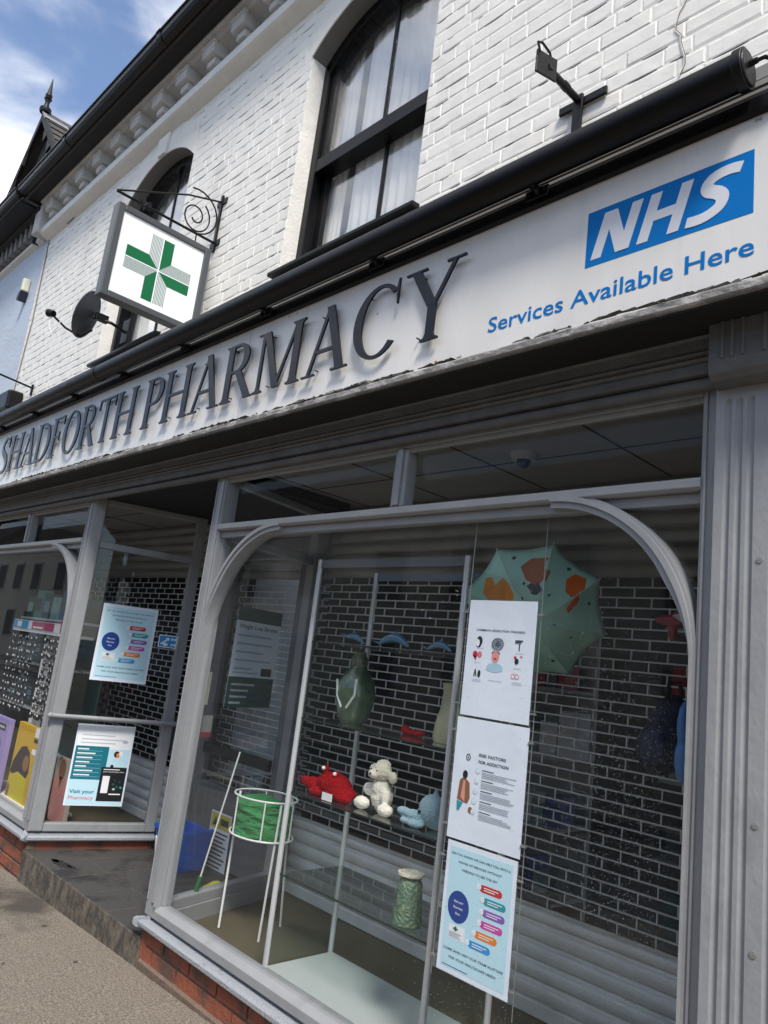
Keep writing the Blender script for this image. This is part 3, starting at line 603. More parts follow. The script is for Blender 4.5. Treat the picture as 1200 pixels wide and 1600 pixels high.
# ---- hand-cut serif capitals (units: cap height 662)
def stem(x, w_, y0=0, y1=662, sl=None, sr=None, top=True, bot=True):
    h = w_/2; sl = sl or h+52; sr = sr or h+52; P = []
    P += [(x-sl, y0), (x+sr, y0), (x+sr, y0+17), (x+h+14, y0+28), (x+h, y0+62)] if bot else [(x-h, y0), (x+h, y0)]
    P += [(x+h, y1-62), (x+h+14, y1-28), (x+sr, y1-17), (x+sr, y1), (x-sl, y1), (x-sl, y1-17), (x-h-14, y1-28), (x-h, y1-62)] if top else [(x+h, y1), (x-h, y1)]
    if bot: P += [(x-h, y0+62), (x-h-14, y0+28), (x-sl, y0+17)]
    return P
def bx(a, b, c, d): return [(a, c), (b, c), (b, d), (a, d)]
def dg(x0, y0, x1, y1, w_): return [(x0-w_/2, y0), (x0+w_/2, y0), (x1+w_/2, y1), (x1-w_/2, y1)]
def ring(cx, cy, ro, rz, ri, rzi, a0, a1, n=22, dx=0):
    o = []
    for i in range(n):
        t0 = R(a0+(a1-a0)*i/n); t1 = R(a0+(a1-a0)*(i+1)/n)
        o.append([(cx+ro*math.cos(t0), cy+rz*math.sin(t0)), (cx+ro*math.cos(t1), cy+rz*math.sin(t1)), (cx+dx+ri*math.cos(t1), cy+rzi*math.sin(t1)), (cx+dx+ri*math.cos(t0), cy+rzi*math.sin(t0))])
    return o
def stroke(P, Wd, n=6):
    q = []; 
    for i in range(len(P)-1):
        p0 = P[max(i-1, 0)]; p1 = P[i]; p2 = P[i+1]; p3 = P[min(i+2, len(P)-1)]
        for k in range(n):
            t = k/n; f = lambda a, b, c, d: .5*((2*b)+(-a+c)*t+(2*a-5*b+4*c-d)*t*t+(-a+3*b-3*c+d)*t**3)
            q.append((f(p0[0], p1[0], p2[0], p3[0]), f(p0[1], p1[1], p2[1], p3[1]), Wd[i]*(1-t)+Wd[i+1]*t))
    q.append((*P[-1], Wd[-1])); L1 = []; R1 = []
    for i in range(len(q)):
        a = q[max(i-1, 0)]; b = q[min(i+1, len(q)-1)]; dx, dy = b[0]-a[0], b[1]-a[1]; l = math.hypot(dx, dy) or 1
        L1.append((q[i][0]-dy/l*q[i][2]/2, q[i][1]+dx/l*q[i][2]/2)); R1.append((q[i][0]+dy/l*q[i][2]/2, q[i][1]-dx/l*q[i][2]/2))
    return [[L1[i], L1[i+1], R1[i+1], R1[i]] for i in range(len(q)-1)]
T = 34
G = {
 'H': (722, [[stem(125, 108)], [stem(597, 108)], [bx(170, 552, 318, 352)]]),
 'A': (722, [[dg(118, 10, 352, 662, 46)], [dg(602, 10, 356, 674, 112)], [bx(190, 500, 214, 248)], [bx(20, 225, 0, 18)], [bx(478, 715, 0, 18)]]),
 'M': (889, [[stem(122, 50, sl=100, sr=80, top=False)], [bx(14, 150, 645, 662)], [dg(450, 12, 178, 662, 112)], [dg(446, 12, 730, 662, 44)], [stem(748, 108)]]),
 'P': (556, [[stem(140, 108)], [bx(180, 300, 630, 662)], [bx(180, 300, 296, 328)], ring(300, 479, 232, 183, 120, 151, -90, 90)]),
 'R': (667, [[stem(140, 108)], [bx(180, 300, 630, 662)], [bx(180, 300, 322, 354)], ring(300, 492, 225, 170, 115, 138, -90, 90), [dg(590, 10, 330, 340, 118)], [bx(520, 668, 0, 18)]]),
 'D': (722, [[stem(140, 108)], [bx(180, 320, 629, 662)], [bx(180, 320, 0, 33)], ring(320, 331, 370, 331, 250, 298, -90, 90)]),
 'F': (556, [[stem(140, 108)], [bx(180, 520, 628, 662)], [[(490, 662), (524, 662), (536, 510), (522, 510)]], [bx(180, 400, 322, 354)], [bx(385, 402, 262, 414)]]),
 'T': (611, [[stem(305, 92, top=False)], [bx(22, 588, 628, 662)], [[(18, 662), (50, 662), (38, 505), (12, 505)]], [[(560, 662), (592, 662), (598, 505), (574, 505)]]]),
 'O': (722, [ring(361, 331, 335, 348, 215, 316, 0, 360, 44)]),
 'C': (667, [ring(362, 331, 325, 345, 222, 316, 46, 318, 36, dx=8), [[(575, 590), (592, 676), (606, 676), (606, 440), (592, 440)]]]),
 'S': (556, [stroke([(462, 500), (430, 590), (350, 645), (250, 655), (140, 610), (100, 520), (130, 430), (250, 360), (370, 290), (450, 200), (440, 95), (350, 25), (240, 8), (130, 45), (70, 130), (50, 200)], [14, 26, 34, 40, 70, 92, 92, 118, 118, 92, 88, 50, 38, 32, 24, 16], 4), [bx(452, 470, 470, 676)], [bx(42, 60, -14, 215)]]),
 'Y': (722, [[stem(372, 92, y1=330, top=False)], [dg(372, 300, 140, 655, 112)], [dg(385, 300, 600, 655, 44)], [bx(22, 270, 644, 662)], [bx(500, 705, 644, 662)]]),
}
def serif_word(word, x, s, sy, z0):
    for ch in word:
        wd, strokes = G[ch]; m = MB(); k = 0
        for grp in strokes:
            dz = .00025*k; k += 1
            for P_ in grp: m.poly([(x+a*s, z0+b*sy) for a, b in P_], YF-.027-dz, YF-.018)
        # stand-off pins
        for (a, b) in ((.3*wd, 600), (.3*wd, 60)): m.cone((x+a*s, YF-.018, z0+b*sy), (x+a*s, YF, z0+b*sy), .003, n=6)
        m.build('letter', M_letter, S)
        x += wd*s
    return x
sH = .305/662
serif_word('SHADFORTH', -6.69+.0, 2.52/6000*.995, sH, 2.697-.003)
serif_word('PHARMACY', -4.085, 2.455/5667, sH, 2.697)
# ---- blue logo block with italic capitals, and the line below
lg = MB().box(-1.160, -.665, YF-.001, YF+.001, 2.791, 2.981).build('logo_block', M_blue, S)
m = MB(); sh = .28; z0 = 2.812; hh = .148; 
def it(P_, ox, w_): return [(ox+a*w_+(b*hh)*sh, z0+b*hh) for a, b in P_]
w1 = .125
Nn = [[(0, 0), (.27, 0), (.27, 1), (0, 1)], [(.0, 1), (.34, 1), (1.0, 0), (.66, 0)], [(.73, 0), (1, 0), (1, 1), (.73, 1)]]
for i, P_ in enumerate(Nn): m.poly(it(P_, -1.142, w1), YF-.0022-.0002*i, YF-.001)
for i, P_ in enumerate([[(0, 0), (.27, 0), (.27, 1), (0, 1)], [(.2, .4), (.8, .4), (.8, .6), (.2, .6)], [(.73, 0), (1, 0), (1, 1), (.73, 1)]]): m.poly(it(P_, -.992, w1), YF-.0022-.0002*i, YF-.001)
SS = stroke([(.136, .132), (.112, .1365), (.082, .1355), (.056, .126), (.046, .108), (.056, .091), (.082, .077), (.097, .060), (.094, .036), (.070, .020), (.040, .0135), (.004, .0155)], [.030, .031, .032, .034, .035, .036, .036, .035, .034, .032, .031, .030], 6)
for i_, P_ in enumerate(SS): m.poly([(-.850+a*.98+b*sh*.55, z0+b-.002) for a, b in P_], YF-.0023-.00001*i_, YF-.001)
m.build('logo_letters', M_ref, lg)
m = MB(); put_text(m, 'Services Available Here', -1.523, 2.6685, .0545, YF-.0012, 0, width=.862, bold=.010, ax='y'); m.build('caption', M_blue, S)

# trough light above the fascia -------------------------------------------------
Tt = thing('trough_light', 'long black cylindrical sign light running above the white fascia', 'sign light', (-4, -.29, 3.17))
cy, cz_ = -.285, 3.165
def ty(x): return cy
MB().tube([(-8.3, cy, cz_), (-6, cy, cz_), (-4.72, cy, cz_), (-4.7, cy, cz_), (-2, cy, cz_), (-.672, cy, cz_)], .05, 28).build('light_tube', M_black, Tt, smooth=True)
MB().cone((-.68, cy, cz_), (-.655, cy, cz_), .056, .056, 28).cone((-.655, cy, cz_), (-.650, cy, cz_), .050, .046, 28).build('end_cap', M_blackm, Tt, smooth=True, bevel=.002)
for xx in (-4.74, -7.3): MB().cone((xx, cy, cz_), (xx+.05, cy, cz_), .0525, .0525, 28).build('joint_ring', M_blackm, Tt, smooth=True)
MB().extx([(-.198, 3.1405), (-.204, 3.150), (-.204, 3.160), (-.192, 3.161), (-.192, 3.166), (-.207, 3.167), (-.207, 3.184), (-.192, 3.185), (-.192, 3.190), (-.203, 3.191), (-.203, 3.232), (.10, 3.24), (.10, 3.1405)], -8.2, -.52).build('grooved_rail', mat('dull_rail_paint', (132, 129, 124), .45, metal=.2, var=.1), Tt)
for dz in (3.1635, 3.1875): MB().box(-8.19, -.53, -.1935, -.1915, dz-.0022, dz+.0022).build('rail_groove', M_blackm, Tt)
for i, px in enumerate([(848, 293), (597, 405), (432, 483), (300, 540), (200, 582), (125, 617), (62, 648), (10, 668)]):
    x = -1.347-.778*i
    b_ = MB().box(x-.014, x+.014, -.255, -.19, 3.122, 3.142).box(x-.045, x+.045, -.232, -.219, 3.098, 3.135); b_.tube([(x, -.21, 3.11), (x+.01, -.25, 3.125), (x+.015, -.28, 3.12)], .011, 8)
    b_.cone((x-.03, -.232, 3.118), (x-.03, -.238, 3.118), .007, n=8).cone((x+.03, -.232, 3.118), (x+.03, -.238, 3.118), .007, n=8)
    b_.build('bracket', M_blackm, Tt, bevel=.003)
MB().cone((-.650, cy, cz_+.012), (-.630, cy, cz_+.012), .010, .008, 10).tube([(-.64, cy, cz_+.012), (-.615, cy+.005, cz_+.016), (-.59, cy+.02, cz_+.004), (-.57, cy+.05, cz_-.03), (-.55, cy+.1, cz_-.05), (-.5, cy+.2, cz_-.05)], .0055, 8).build('power_cable', M_blackm, Tt, smooth=True)
for px, py in ((803, 252), (533, 372), (375, 465)):
    q = atY(px, py, -.26); MB().poly([(q.x-.022, 3.205), (q.x+.03, 3.205), (q.x+.012, 3.232), (q.x-.004, 3.246), (q.x-.02, 3.240)], -.275, -.245).build('fixing_lug', M_blackm, Tt, bevel=.005)

# ================================================================== PROJECTING CROSS SIGN
P = thing('projecting_sign', 'square white hanging sign with striped green pharmacy cross', 'sign', (-4.30, -.22, 3.8))
ya, yb, za, zb2 = -.545, .112, 3.49, 4.11; xs0, xs1 = -4.345, -4.262
fr = MB().box(xs0, xs1, ya, ya+.045, za, zb2).box(xs0, xs1, yb-.045, yb, za, zb2).box(xs0, xs1, ya+.045, yb-.045, za, za+.042).box(xs0, xs1, ya+.045, yb-.045, zb2-.042, zb2); fr.build('sign_frame', mat('dark_grey_frame', (70, 73, 76), .4), P, bevel=.006)
MB().box(xs0+.01, xs1-.012, ya+.045, yb-.045, za+.042, zb2-.042).build('sign_face', M_board, P)
cyy, czz = -.2185, 3.795; a, Lh = .076, .222; xf = xs1-.012
def rot4(P_, k):
    for _ in range(k): P_ = [(q, -p) for p, q in P_]
    return P_
gm = MB(); sm = MB()
for k in range(4):
    gm.poly([(cyy+p, czz+q) for p, q in rot4([(.006, .006), (a, a), (a, Lh), (.006, Lh)], k)], xf, xf+.0015, 0, 'x')
    for j in range(8):
        s0 = -a+a*j/8+.001; s1 = s0+a/16; 
        sm.poly([(cyy+p, czz+q) for p, q in rot4([(s0, max(-s0, .01)), (s1, max(-s1, .01)), (s1, Lh), (s0, Lh)], k)], xf, xf+.0012, 0, 'x')
gm.build('green_cross', M_green, P); sm.build('cross_stripes', M_greys, P)
Bk = thing('scroll_bracket', 'black wrought iron scroll bracket holding the cross sign', 'bracket', (-4.30, .14, 4.3))
xb_ = -4.30
m = MB().tube([(xb_, YW-.01, 4.185), (xb_, -.56, 4.185)], .009, 8).tube([(xb_, YW-.012, 4.50), (xb_, -.10, 4.42), (xb_, -.30, 4.32), (xb_, -.56, 4.19)], .0065, 8).box(xb_-.012, xb_+.012, YW-.018, YW-.005, 4.12, 4.55)
m.box(xb_-.06, xb_+.06, YW-.012, YW-.004, 4.16, 4.20).box(xb_-.06, xb_+.06, YW-.012, YW-.004, 4.48, 4.52)
m.tube([(xb_, .13+.31*math.cos(t)-.31, 4.20+.24*math.sin(t)) for t in [math.pi/2*i/12 for i in range(13)]], .006, 6) if False else None
m.tube([(xb_, -.03+.155*math.cos(t), 4.34+.155*math.sin(t)) for t in [R(-100+i*15) for i in range(15)]], .006, 6)
sp = []
for i in range(34):
    t = R(-60+i*17); r_ = .125*(1-i/44); sp.append((xb_, -.03+r_*math.cos(-t)*.9, 4.30+r_*math.sin(-t)))
m.tube(sp, .0055, 6)
m.box(xb_-.004, xb_+.004, -.40, -.33, 4.17, 4.215); 
for k_ in range(7): t = k_*.9; m.cone((xb_, -.37, 4.19), (xb_+.0, -.37+.06*math.cos(t), 4.19+.05*math.sin(t)), .012, .001, 6)
m.build('scrollwork', M_blackm, Bk, smooth=True)
MB().tube([(xb_, -.45, 4.18), (xb_, -.45, 4.11)], .005, 6).tube([(xb_, .0, 4.18), (xb_, .0, 4.11)], .005, 6).build('hanger', M_blackm, Bk)

# ================================================================== WALL FITTINGS
dc = Vector((-5.60, -.13, 3.89)); dn = Vector((-.62, -.74, .26)).normalized()
Dd = thing('satellite_dish', 'dark grey satellite dish on the white wall left of the cross sign', 'satellite dish', tuple(dc))
ax = dn.orthogonal().normalized(); by = dn.cross(ax); m = MB(); n = 28; K = 7; vs = []
for sgn in (0, 1):
    for j in range(K+1):
        r_ = .205*j/K
        for i in range(n): t = 2*math.pi*i/n; vs.append(dc+ax*r_*math.cos(t)*.92+by*r_*math.sin(t)+dn*(r_*r_*1.25-.03-sgn*.006))
fs = []
for sgn in (0, 1):
    o = sgn*(K+1)*n
    for j in range(K):
        for i in range(n): fs.append((o+j*n+i, o+j*n+(i+1) % n, o+(j+1)*n+(i+1) % n, o+(j+1)*n+i))
fs += [(K*n+i, K*n+(i+1) % n, (K+1)*n+K*n+(i+1) % n, (K+1)*n+K*n+i) for i in range(n)]
m.add(vs, fs); m.build('dish', mat('dish_grey', (62, 64, 70), .45), Dd, smooth=True)
feed = atY(80, 490, -.36); low = dc-Vector((0, 0, .19))+dn*.03
MB().tube([dc-dn*.05+Vector((0, 0, -.1)), low, (low+feed)/2+Vector((0, 0, -.02)), feed], .009, 8).build('feed_arm', M_blackm, Dd)
MB().cone(feed+Vector((-.03, -.01, .01)), feed+Vector((.03, .01, -.005)), .032, .025, 12).build('receiver', M_blackm, Dd, bevel=.004)
MB().box(dc.x+.03, dc.x+.07, -.1, .0, dc.z-.03, dc.z+.03).tube([dc-dn*.03, (dc.x+.08, .02, dc.z-.02), (dc.x+.08, YW, dc.z-.05)], .013, 8).box(dc.x+.02, dc.x+.14, YW-.015, YW-.005, dc.z-.14, dc.z+.06).build('wall_mount', M_blackm, Dd, bevel=.004)
cb = MB().tube([feed, feed+Vector((.01, 0, -.10)), feed+Vector((.05, .02, -.17)), feed+Vector((.10, .04, -.12)), feed+Vector((.10, .05, -.04))], .003, 6); cb.build('loose_cable', M_white, Dd, smooth=True)
wa = [(dc.x+.09, YW-.01, dc.z-.15), (dc.x+.085, YW-.01, 3.6), (dc.x+.08, YW-.01, 3.25)]
MB().tube(wa, .004, 6).build('down_cable', M_blackm, Dd)
# bare sign arm on the right
A_ = thing('empty_sign_arm', 'bare black bracket arm with square end plate on wall above the logo', 'bracket', (-1.45, .14, 3.75))
MB().box(-1.545, -1.335, YW-.022, YW-.008, 3.758, 3.792).box(-1.472, -1.430, YW-.036, YW-.022, 3.40, 3.80).build('wall_plate', M_blackm, A_, bevel=.003)
MB().tube([(-1.45, YW-.03, 3.775), (-1.45, .05, 3.772), (-1.45, -.10, 3.766)], .0145, 10).cone((-1.45, .04, 3.773), (-1.45, .01, 3.772), .017, n=8).tube([(-1.44, .02, 3.785), (-1.46, .03, 3.76)], .006, 6).build('arm', M_blackm, A_, smooth=True)
pl_ = MB(frame((-1.45, -.105, 3.77), (.25, .85, .0), (0, 0, 1), (-.85, .25, 0))); pl_.box(-.048, .048, -.048, .048, -.004, .004); pl_.cone((0, 0, .004), (0, 0, .012), .012, n=8).cone((-.04, -.04, .0), (-.04, -.04, .008), .006, n=6).build('end_plate', M_blackm, A_, bevel=.002)
MB().tube([(-1.45, -.15, 3.80), (-1.45, -.165, 3.83), (-1.45, -.14, 3.845), (-1.45, -.09, 3.838), (-1.45, -.075, 3.815)], .005, 6).build('wire_loop', M_blackm, A_, smooth=True)
# far left small arm + black box + cable + vent + hook
A2 = thing('small_wall_arm', 'thin black bracket arm on the wall at the far left above the sign light', 'bracket', (-7.53, .14, 3.78))
MB().tube([(-7.53, YW-.01, 3.765), (-7.53, -.20, 3.80)], .010, 8).box(-7.545, -7.515, YW-.02, YW-.006, 3.69, 3.80).build('arm', M_blackm, A2)
MB().tube([(-7.53, -.20, 3.74), (-7.53, -.205, 3.85)], .014, 8).cone((-7.53, -.20, 3.74), (-7.53, -.24, 3.76), .02, .012, 8).build('arm_end', M_blackm, A2)
tag(MB().box(-8.10, -7.76, .0, YW-.006, 3.56, 3.76).build('junction_box', M_blackm, None, bevel=.02), 'black weatherproof box on the wall at the far left end', 'box')
tag(MB().tube([atY(83, 333, YW-.008), atY(84, 345, YW-.008), atY(76, 380, YW-.008), atY(68, 420, YW-.008), atY(51, 500, YW-.008), atY(35, 560, YW-.008), atY(21, 613, YW-.008)], .007, 6).build('wall_cable', mat('painted_cable', (120, 118, 112), .7), None, smooth=True), 'thin grey cable running down where the two buildings meet', 'cable')
q = atY(115, 336, YW)
vt = MB().box(q.x-.16, q.x+.14, YW-.03, YW-.006, q.z-.03, q.z+.04).box(q.x-.10, q.x+.10, YW-.02, YW-.006, q.z-.075, q.z-.05); tag(vt.build('wall_vent', mat('vent_grey', (120, 118, 114), .7), None, bevel=.004), 'small grey vent cover under the eaves near the left corner', 'vent')
q = atY(366, 112, YW)
tag(MB().tube([(q.x, YW, q.z), (q.x, YW-.05, q.z), (q.x, YW-.06, q.z-.03), (q.x, YW-.04, q.z-.05), (q.x+.02, YW-.03, q.z-.03)], .006, 6).build('wall_hook', M_alu, None, smooth=True), 'small rusty metal hook on the wall below the string course', 'hook')

# ================================================================== NEIGHBOUR BUILDING + TURRET
Nb = thing('neighbour_building', 'pale blue painted building with toothed eaves next door on the left', 'building', (-11, .15, 0))
M_nb = mat('pale_blue_painted_brick', (182, 192, 204), .6, var=.08, vs=3, bump=.5, bs=22, stretch=(.35, 1, 1.6))
MB().box(-24, -8.2, YW+.0, 6, -.6, 5.95).build('wall', M_nb, Nb)
MB().extx([(YW, 5.66), (.10, 5.68), (.10, 5.72), (YW, 5.74)], -24, -8.2).build('string_course', M_render, Nb)
MB().extx([(YW, 5.84), (-.02, 5.93), (-.02, 5.96), (YW, 5.96)], -24, -8.2).build('eaves_board', M_soffit, Nb)
dm = MB(); x = -8.3
while x > -14:
    dm.add([(x, .04, 5.74), (x-.13, .04, 5.74), (x-.065, .02, 5.90), (x, YW, 5.74), (x-.13, YW, 5.74), (x-.065, YW, 5.90)], [(0, 1, 2), (3, 5, 4), (0, 3, 4, 1), (1, 4, 5, 2), (2, 5, 3, 0)]); x -= .165
dm.build('toothed_band', mat('tooth_paint', (120, 118, 114), .7), Nb)
gp2 = [(a-.02, b-.02) for a, b in gp]
MB().extx(gp2, -24, -8.3).build('gutter', M_blackm, Nb); MB().box(-24, -8.3, -.2, YW, 5.962, 5.99).build('soffit', M_soffit, Nb)
MB().add([(-24, -.16, 6.02), (-8.2, -.16, 6.02), (-8.2, 4, 8.9), (-24, 4, 8.9), (-24, -.16, 5.995), (-8.2, -.16, 5.995), (-8.2, 4, 8.86), (-24, 4, 8.86)], [(0, 1, 2, 3), (7, 6, 5, 4)]).build('roof', M_roof, Nb)
MB().box(X0-.14, X0+.03, .0, YW+.02, 5.66, 6.0).build('end_corbel', M_cornice, Nb, bevel=.02)
yg = .9; ap = atY(75, 178, yg); lb = atY(20, 303, yg); sl = (ap.x-lb.x)/(ap.z-lb.z); hd_ = ap.z-6.5; wv = sl*hd_
Tu = thing('gabled_dormer', 'steep tiled gable with black bargeboards behind the eaves', 'dormer', (ap.x, yg, 6.5))
ed = 3.0
MB().add([(ap.x, yg-.05, ap.z), (ap.x+wv, yg-.05, 6.5), (ap.x+wv, yg+ed, 6.5), (ap.x, yg+ed, ap.z), (ap.x-wv, yg-.05, 6.5), (ap.x-wv, yg+ed, 6.5),
          (ap.x, yg-.05, ap.z-.06), (ap.x+wv, yg-.05, 6.44), (ap.x+wv, yg+ed, 6.44), (ap.x, yg+ed, ap.z-.06), (ap.x-wv, yg-.05, 6.44), (ap.x-wv, yg+ed, 6.44)],
         [(0, 1, 2, 3), (3, 5, 4, 0), (6, 9, 8, 7), (9, 6, 10, 11), (0, 6, 7, 1), (0, 4, 10, 6)]).build('roof', M_roof, Tu)
tl = MB()
for j in range(16):                                                # tile courses standing proud on the visible slope
    z1 = ap.z-.12-j*.22
    if z1 < 6.6: break
    xx = ap.x+sl*(ap.z-z1); dxn = sl*.20
    k_ = 0; yy = yg-.04
    while yy < yg+ed-.2:
        w_ = .26+rnd.uniform(-.02, .02); t_ = .012+rnd.uniform(0, .008)
        tl.add([(xx-dxn+.004, yy, z1+.20), (xx-dxn+.004, yy+w_-.01, z1+.20), (xx+t_+.012, yy+w_-.01, z1+.0), (xx+t_+.012, yy, z1+.0), (xx-.03, yy, z1-.01), (xx-.03, yy+w_-.01, z1-.01)], [(0, 1, 2, 3), (3, 2, 5, 4), (0, 3, 4), (1, 5, 2)])
        yy += w_
tl.build('tile', M_roof, Tu)
MB().poly([(ap.x, ap.z-.2), (ap.x-wv+.05, 6.45), (ap.x+wv-.05, 6.45)], yg+.10, yg+.16).build('gable_wall', M_soffit, Tu)
for s_ in (-1, 1):
    m = MB().poly([(ap.x, ap.z+.02), (ap.x+s_*wv, 6.5), (ap.x+s_*(wv-.09), 6.44), (ap.x, ap.z-.17)], yg-.075, yg-.05)
    for k_ in range(9):
        t = .12+k_*.1; m.poly([(ap.x+s_*wv*t, ap.z-hd_*t-.16), (ap.x+s_*wv*(t+.06), ap.z-hd_*(t+.06)-.14), (ap.x+s_*wv*(t+.03)-s_*.05, ap.z-hd_*(t+.03)-.30)], yg-.095, yg-.055)
    m.build('bargeboard', M_soffit, Tu)
for k_ in range(6):
    t = .3+k_*.12; MB().box(ap.x-wv*t+.05, ap.x-wv*t+.09, yg-.04, yg+.02, ap.z-hd_*t-.30, ap.z-hd_*t-.16).build('pale_pendant', M_white, Tu)
MB().add([(ap.x-.02, yg-.1, ap.z+.03), (ap.x-.02, yg+.35, ap.z+.03), (ap.x+sl*.3+.02, yg+.30, ap.z-.28), (ap.x+sl*.3+.02, yg-.1, ap.z-.28), (ap.x-.02, yg-.1, ap.z), (ap.x+sl*.3, yg-.1, ap.z-.3)], [(0, 1, 2, 3), (0, 3, 5, 4)]).build('lead_cap', mat('lead_flashing', (120, 122, 126), .6), Tu)
tip = atY(85, 125, yg-.02); ht = tip.z-ap.z; fx = ap.x; fy = yg-.05
fin = MB(); prof = [(0, .085), (.05, .10), (.12, .095), (.17, .05), (.28, .035), (.36, .05), (.40, .068), (.44, .045), (.48, .06), (.52, .055), (.56, .04), (1.0, .004)]
vs = []; n = 12
for t, r_ in prof:
    for i in range(n): vs.append((fx+(tip.x-fx)*t*.0+r_*math.cos(2*math.pi*i/n), fy+r_*math.sin(2*math.pi*i/n), ap.z-.02+ht*t))
fin.add(vs, [(j*n+i, j*n+(i+1) % n, (j+1)*n+(i+1) % n, (j+1)*n+i) for j in range(len(prof)-1) for i in range(n)]); fin.build('finial', M_blackm, Tu, smooth=True)
for (px, py, px2, py2, lab) in ((57, 342, 45, 380, 'upper of two cream and black lamps on the pale blue wall'), (35, 434, 22, 470, 'lower of two cream and black lamps on the pale blue wall')):
    a_ = atY(px, py, .05); b_ = atY(px2, py2, .05); o = thing('wall_lamp', lab, 'lamp', (a_.x, .12, a_.z), 'lamps on the neighbouring wall')
    xm_ = (a_.x+b_.x)/2; h_ = a_.z-b_.z
    MB().box(xm_-.01, xm_+.05, .07, YW-.002, a_.z-h_*.55, a_.z+.02).build('housing', mat('cream_plastic', (214, 212, 190), .5), o, bevel=.015)
    MB().poly([(xm_-.06, b_.z+.02), (xm_+.02, b_.z-.01), (xm_+.055, b_.z+h_*.45), (xm_-.01, b_.z+h_*.42)], .06, YW-.002).build('lamp_head', mat('navy_plastic', (22, 28, 48), .4), o, bevel=.01)

# ================================================================== SHUTTERS
def shutter(xa, xb, y, label, z0=.165, zg0=.585, zg1=2.035, ztop=2.49):
    o = thing('security_shutter', label, 'shutter', ((xa+xb)/2, y, z0), 'galvanised shutters behind the windows')
    def lath(m, za, zb_, pitch=.075):
        z = za
        while z < zb_-.01:
            h = min(pitch, zb_-z); P_ = [(y+.012, z+.002)]+[(y+.012-.020*math.sin(math.pi*k/8)**.5*(.75+.25*k/8), z+.003+(h-.012)*k/8) for k in range(9)]+[(y+.014, z+h-.007), (y+.014, z+h-.001), (y+.02, z+h-.001), (y+.02, z+.002)]
            m.extx(P_, xa, xb); z += h
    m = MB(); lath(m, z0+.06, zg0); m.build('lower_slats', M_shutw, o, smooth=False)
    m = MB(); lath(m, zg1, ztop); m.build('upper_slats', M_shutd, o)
    MB().box(xa, xb, y-.008, y+.03, z0, z0+.058).build('bottom_rail', M_shutw, o, bevel=.004)
    m = MB(); z = zg0+.004; r_ = 0; p = .0452
    while z < zg1:
        m.box(xa, xb, y, y+.008, z-.0032, z+.0032)
        x = xa+(.0815 if r_ % 2 else 0)
        while x < xb:
            m.box(x-.003, x+.003, y+.001, y+.007, z+.0033, min(z+p-.0033, zg1)); x += .163
        z += p; r_ += 1
    m.build('grille', M_shut, o)
    return o
shutter(-4.0+.3, -.84, 1.02, 'brick pattern shutter closed behind the main display window')
shutter(-7.69, -4.86, 1.02, 'brick pattern shutter closed behind the left display window')
shutter(-4.79, -3.75, 1.10, 'brick pattern shutter closed behind the entrance door')
# dim shelving in the closed shop, glimpsed through the grille
for k_, (sx, lab) in enumerate(((-3.4, 'dim stock shelves inside the closed shop behind the toys'), (-1.9, 'dim stock shelves inside the closed shop behind the posters'))):
    o = thing('stock_shelves', lab, 'shelves', (sx, 2.2, 0), 'stock shelves inside the shop')
    m = MB().box(sx, sx+.9, 2.35, 2.38, .1, 2.0, 0)
    for zz in (.3, .7, 1.1, 1.5, 1.9): m.box(sx, sx+.9, 2.0, 2.35, zz, zz+.02)
    m.build('shelving', mat('shelf_grey', (150, 152, 148), .6), o)
    for zz in (.32, .72, 1.12, 1.52):
        x = sx+.03
        while x < sx+.85:
            w_ = rnd.uniform(.05, .14); h_ = rnd.uniform(.1, .28); c_ = rnd.choice([(60, 110, 100), (40, 70, 130), (150, 40, 44), (190, 190, 190), (80, 90, 84), (120, 150, 150)])
            MB().box(x, x+w_-.01, 2.05, 2.2, zz+.001, zz+h_).build('stock_box', mat('stock%d' % c_[0], c_, .5), o); x += w_

# ================================================================== DISPLAY CABINET
Cb = thing('display_cabinet', 'tall glass display cabinet with round chrome posts and pale base in main window', 'cabinet', (-2.32, .41, .163))
cx0, cx1, cy0, cy1 = -2.78, -1.868, .225, .60
for (x, y) in ((cx0, cy0), (cx1, cy0), (cx0, cy1), (cx1, cy1)):
    MB().cone((x, y, .163), (x, y, 1.985), .0125, .0125, 16).build('post', M_chrome, Cb, smooth=True)
MB().box(cx0+.01, cx1-.01, cy0, cy1, .172, .205).build('base', mat('pale_grey_base', (176, 184, 182), .35), Cb, bevel=.003)
MB().box(cx0+.012, cx1-.012, cy0-.006, cy0+.006, 1.945, 1.983).box(cx0+.012, cx1-.012, cy1-.006, cy1+.006, 1.945, 1.983).build('top_rail', mat('slate_rail', (108, 114, 122), .4), Cb)
for zz in (.58, .925, 1.25, 1.60): 
    MB().box(cx0+.014, cx1-.014, cy0+.004, cy1-.004, zz-.006, zz).build('glass_shelf', M_glasss, Cb)
    MB().box(cx0+.014, cx1-.014, cy0+.0005, cy0+.0035, zz-.0065, zz+.0005).build('shelf_edge', mat('dark_glass_edge', (26, 40, 38), .2), Cb)
MB().box(cx0-.001, cx0+.003, cy0+.014, cy1-.014, .21, 1.94).box(cx1-.003, cx1+.001, cy0+.014, cy1-.014, .21, 1.94).build('glass_side', M_glassc, Cb)
MB().box(-2.345, -2.339, cy0-.004, cy0, .21, 1.94).build('door_edge', mat('dark_glass_edge', (26, 40, 38), .2), Cb) if False else None

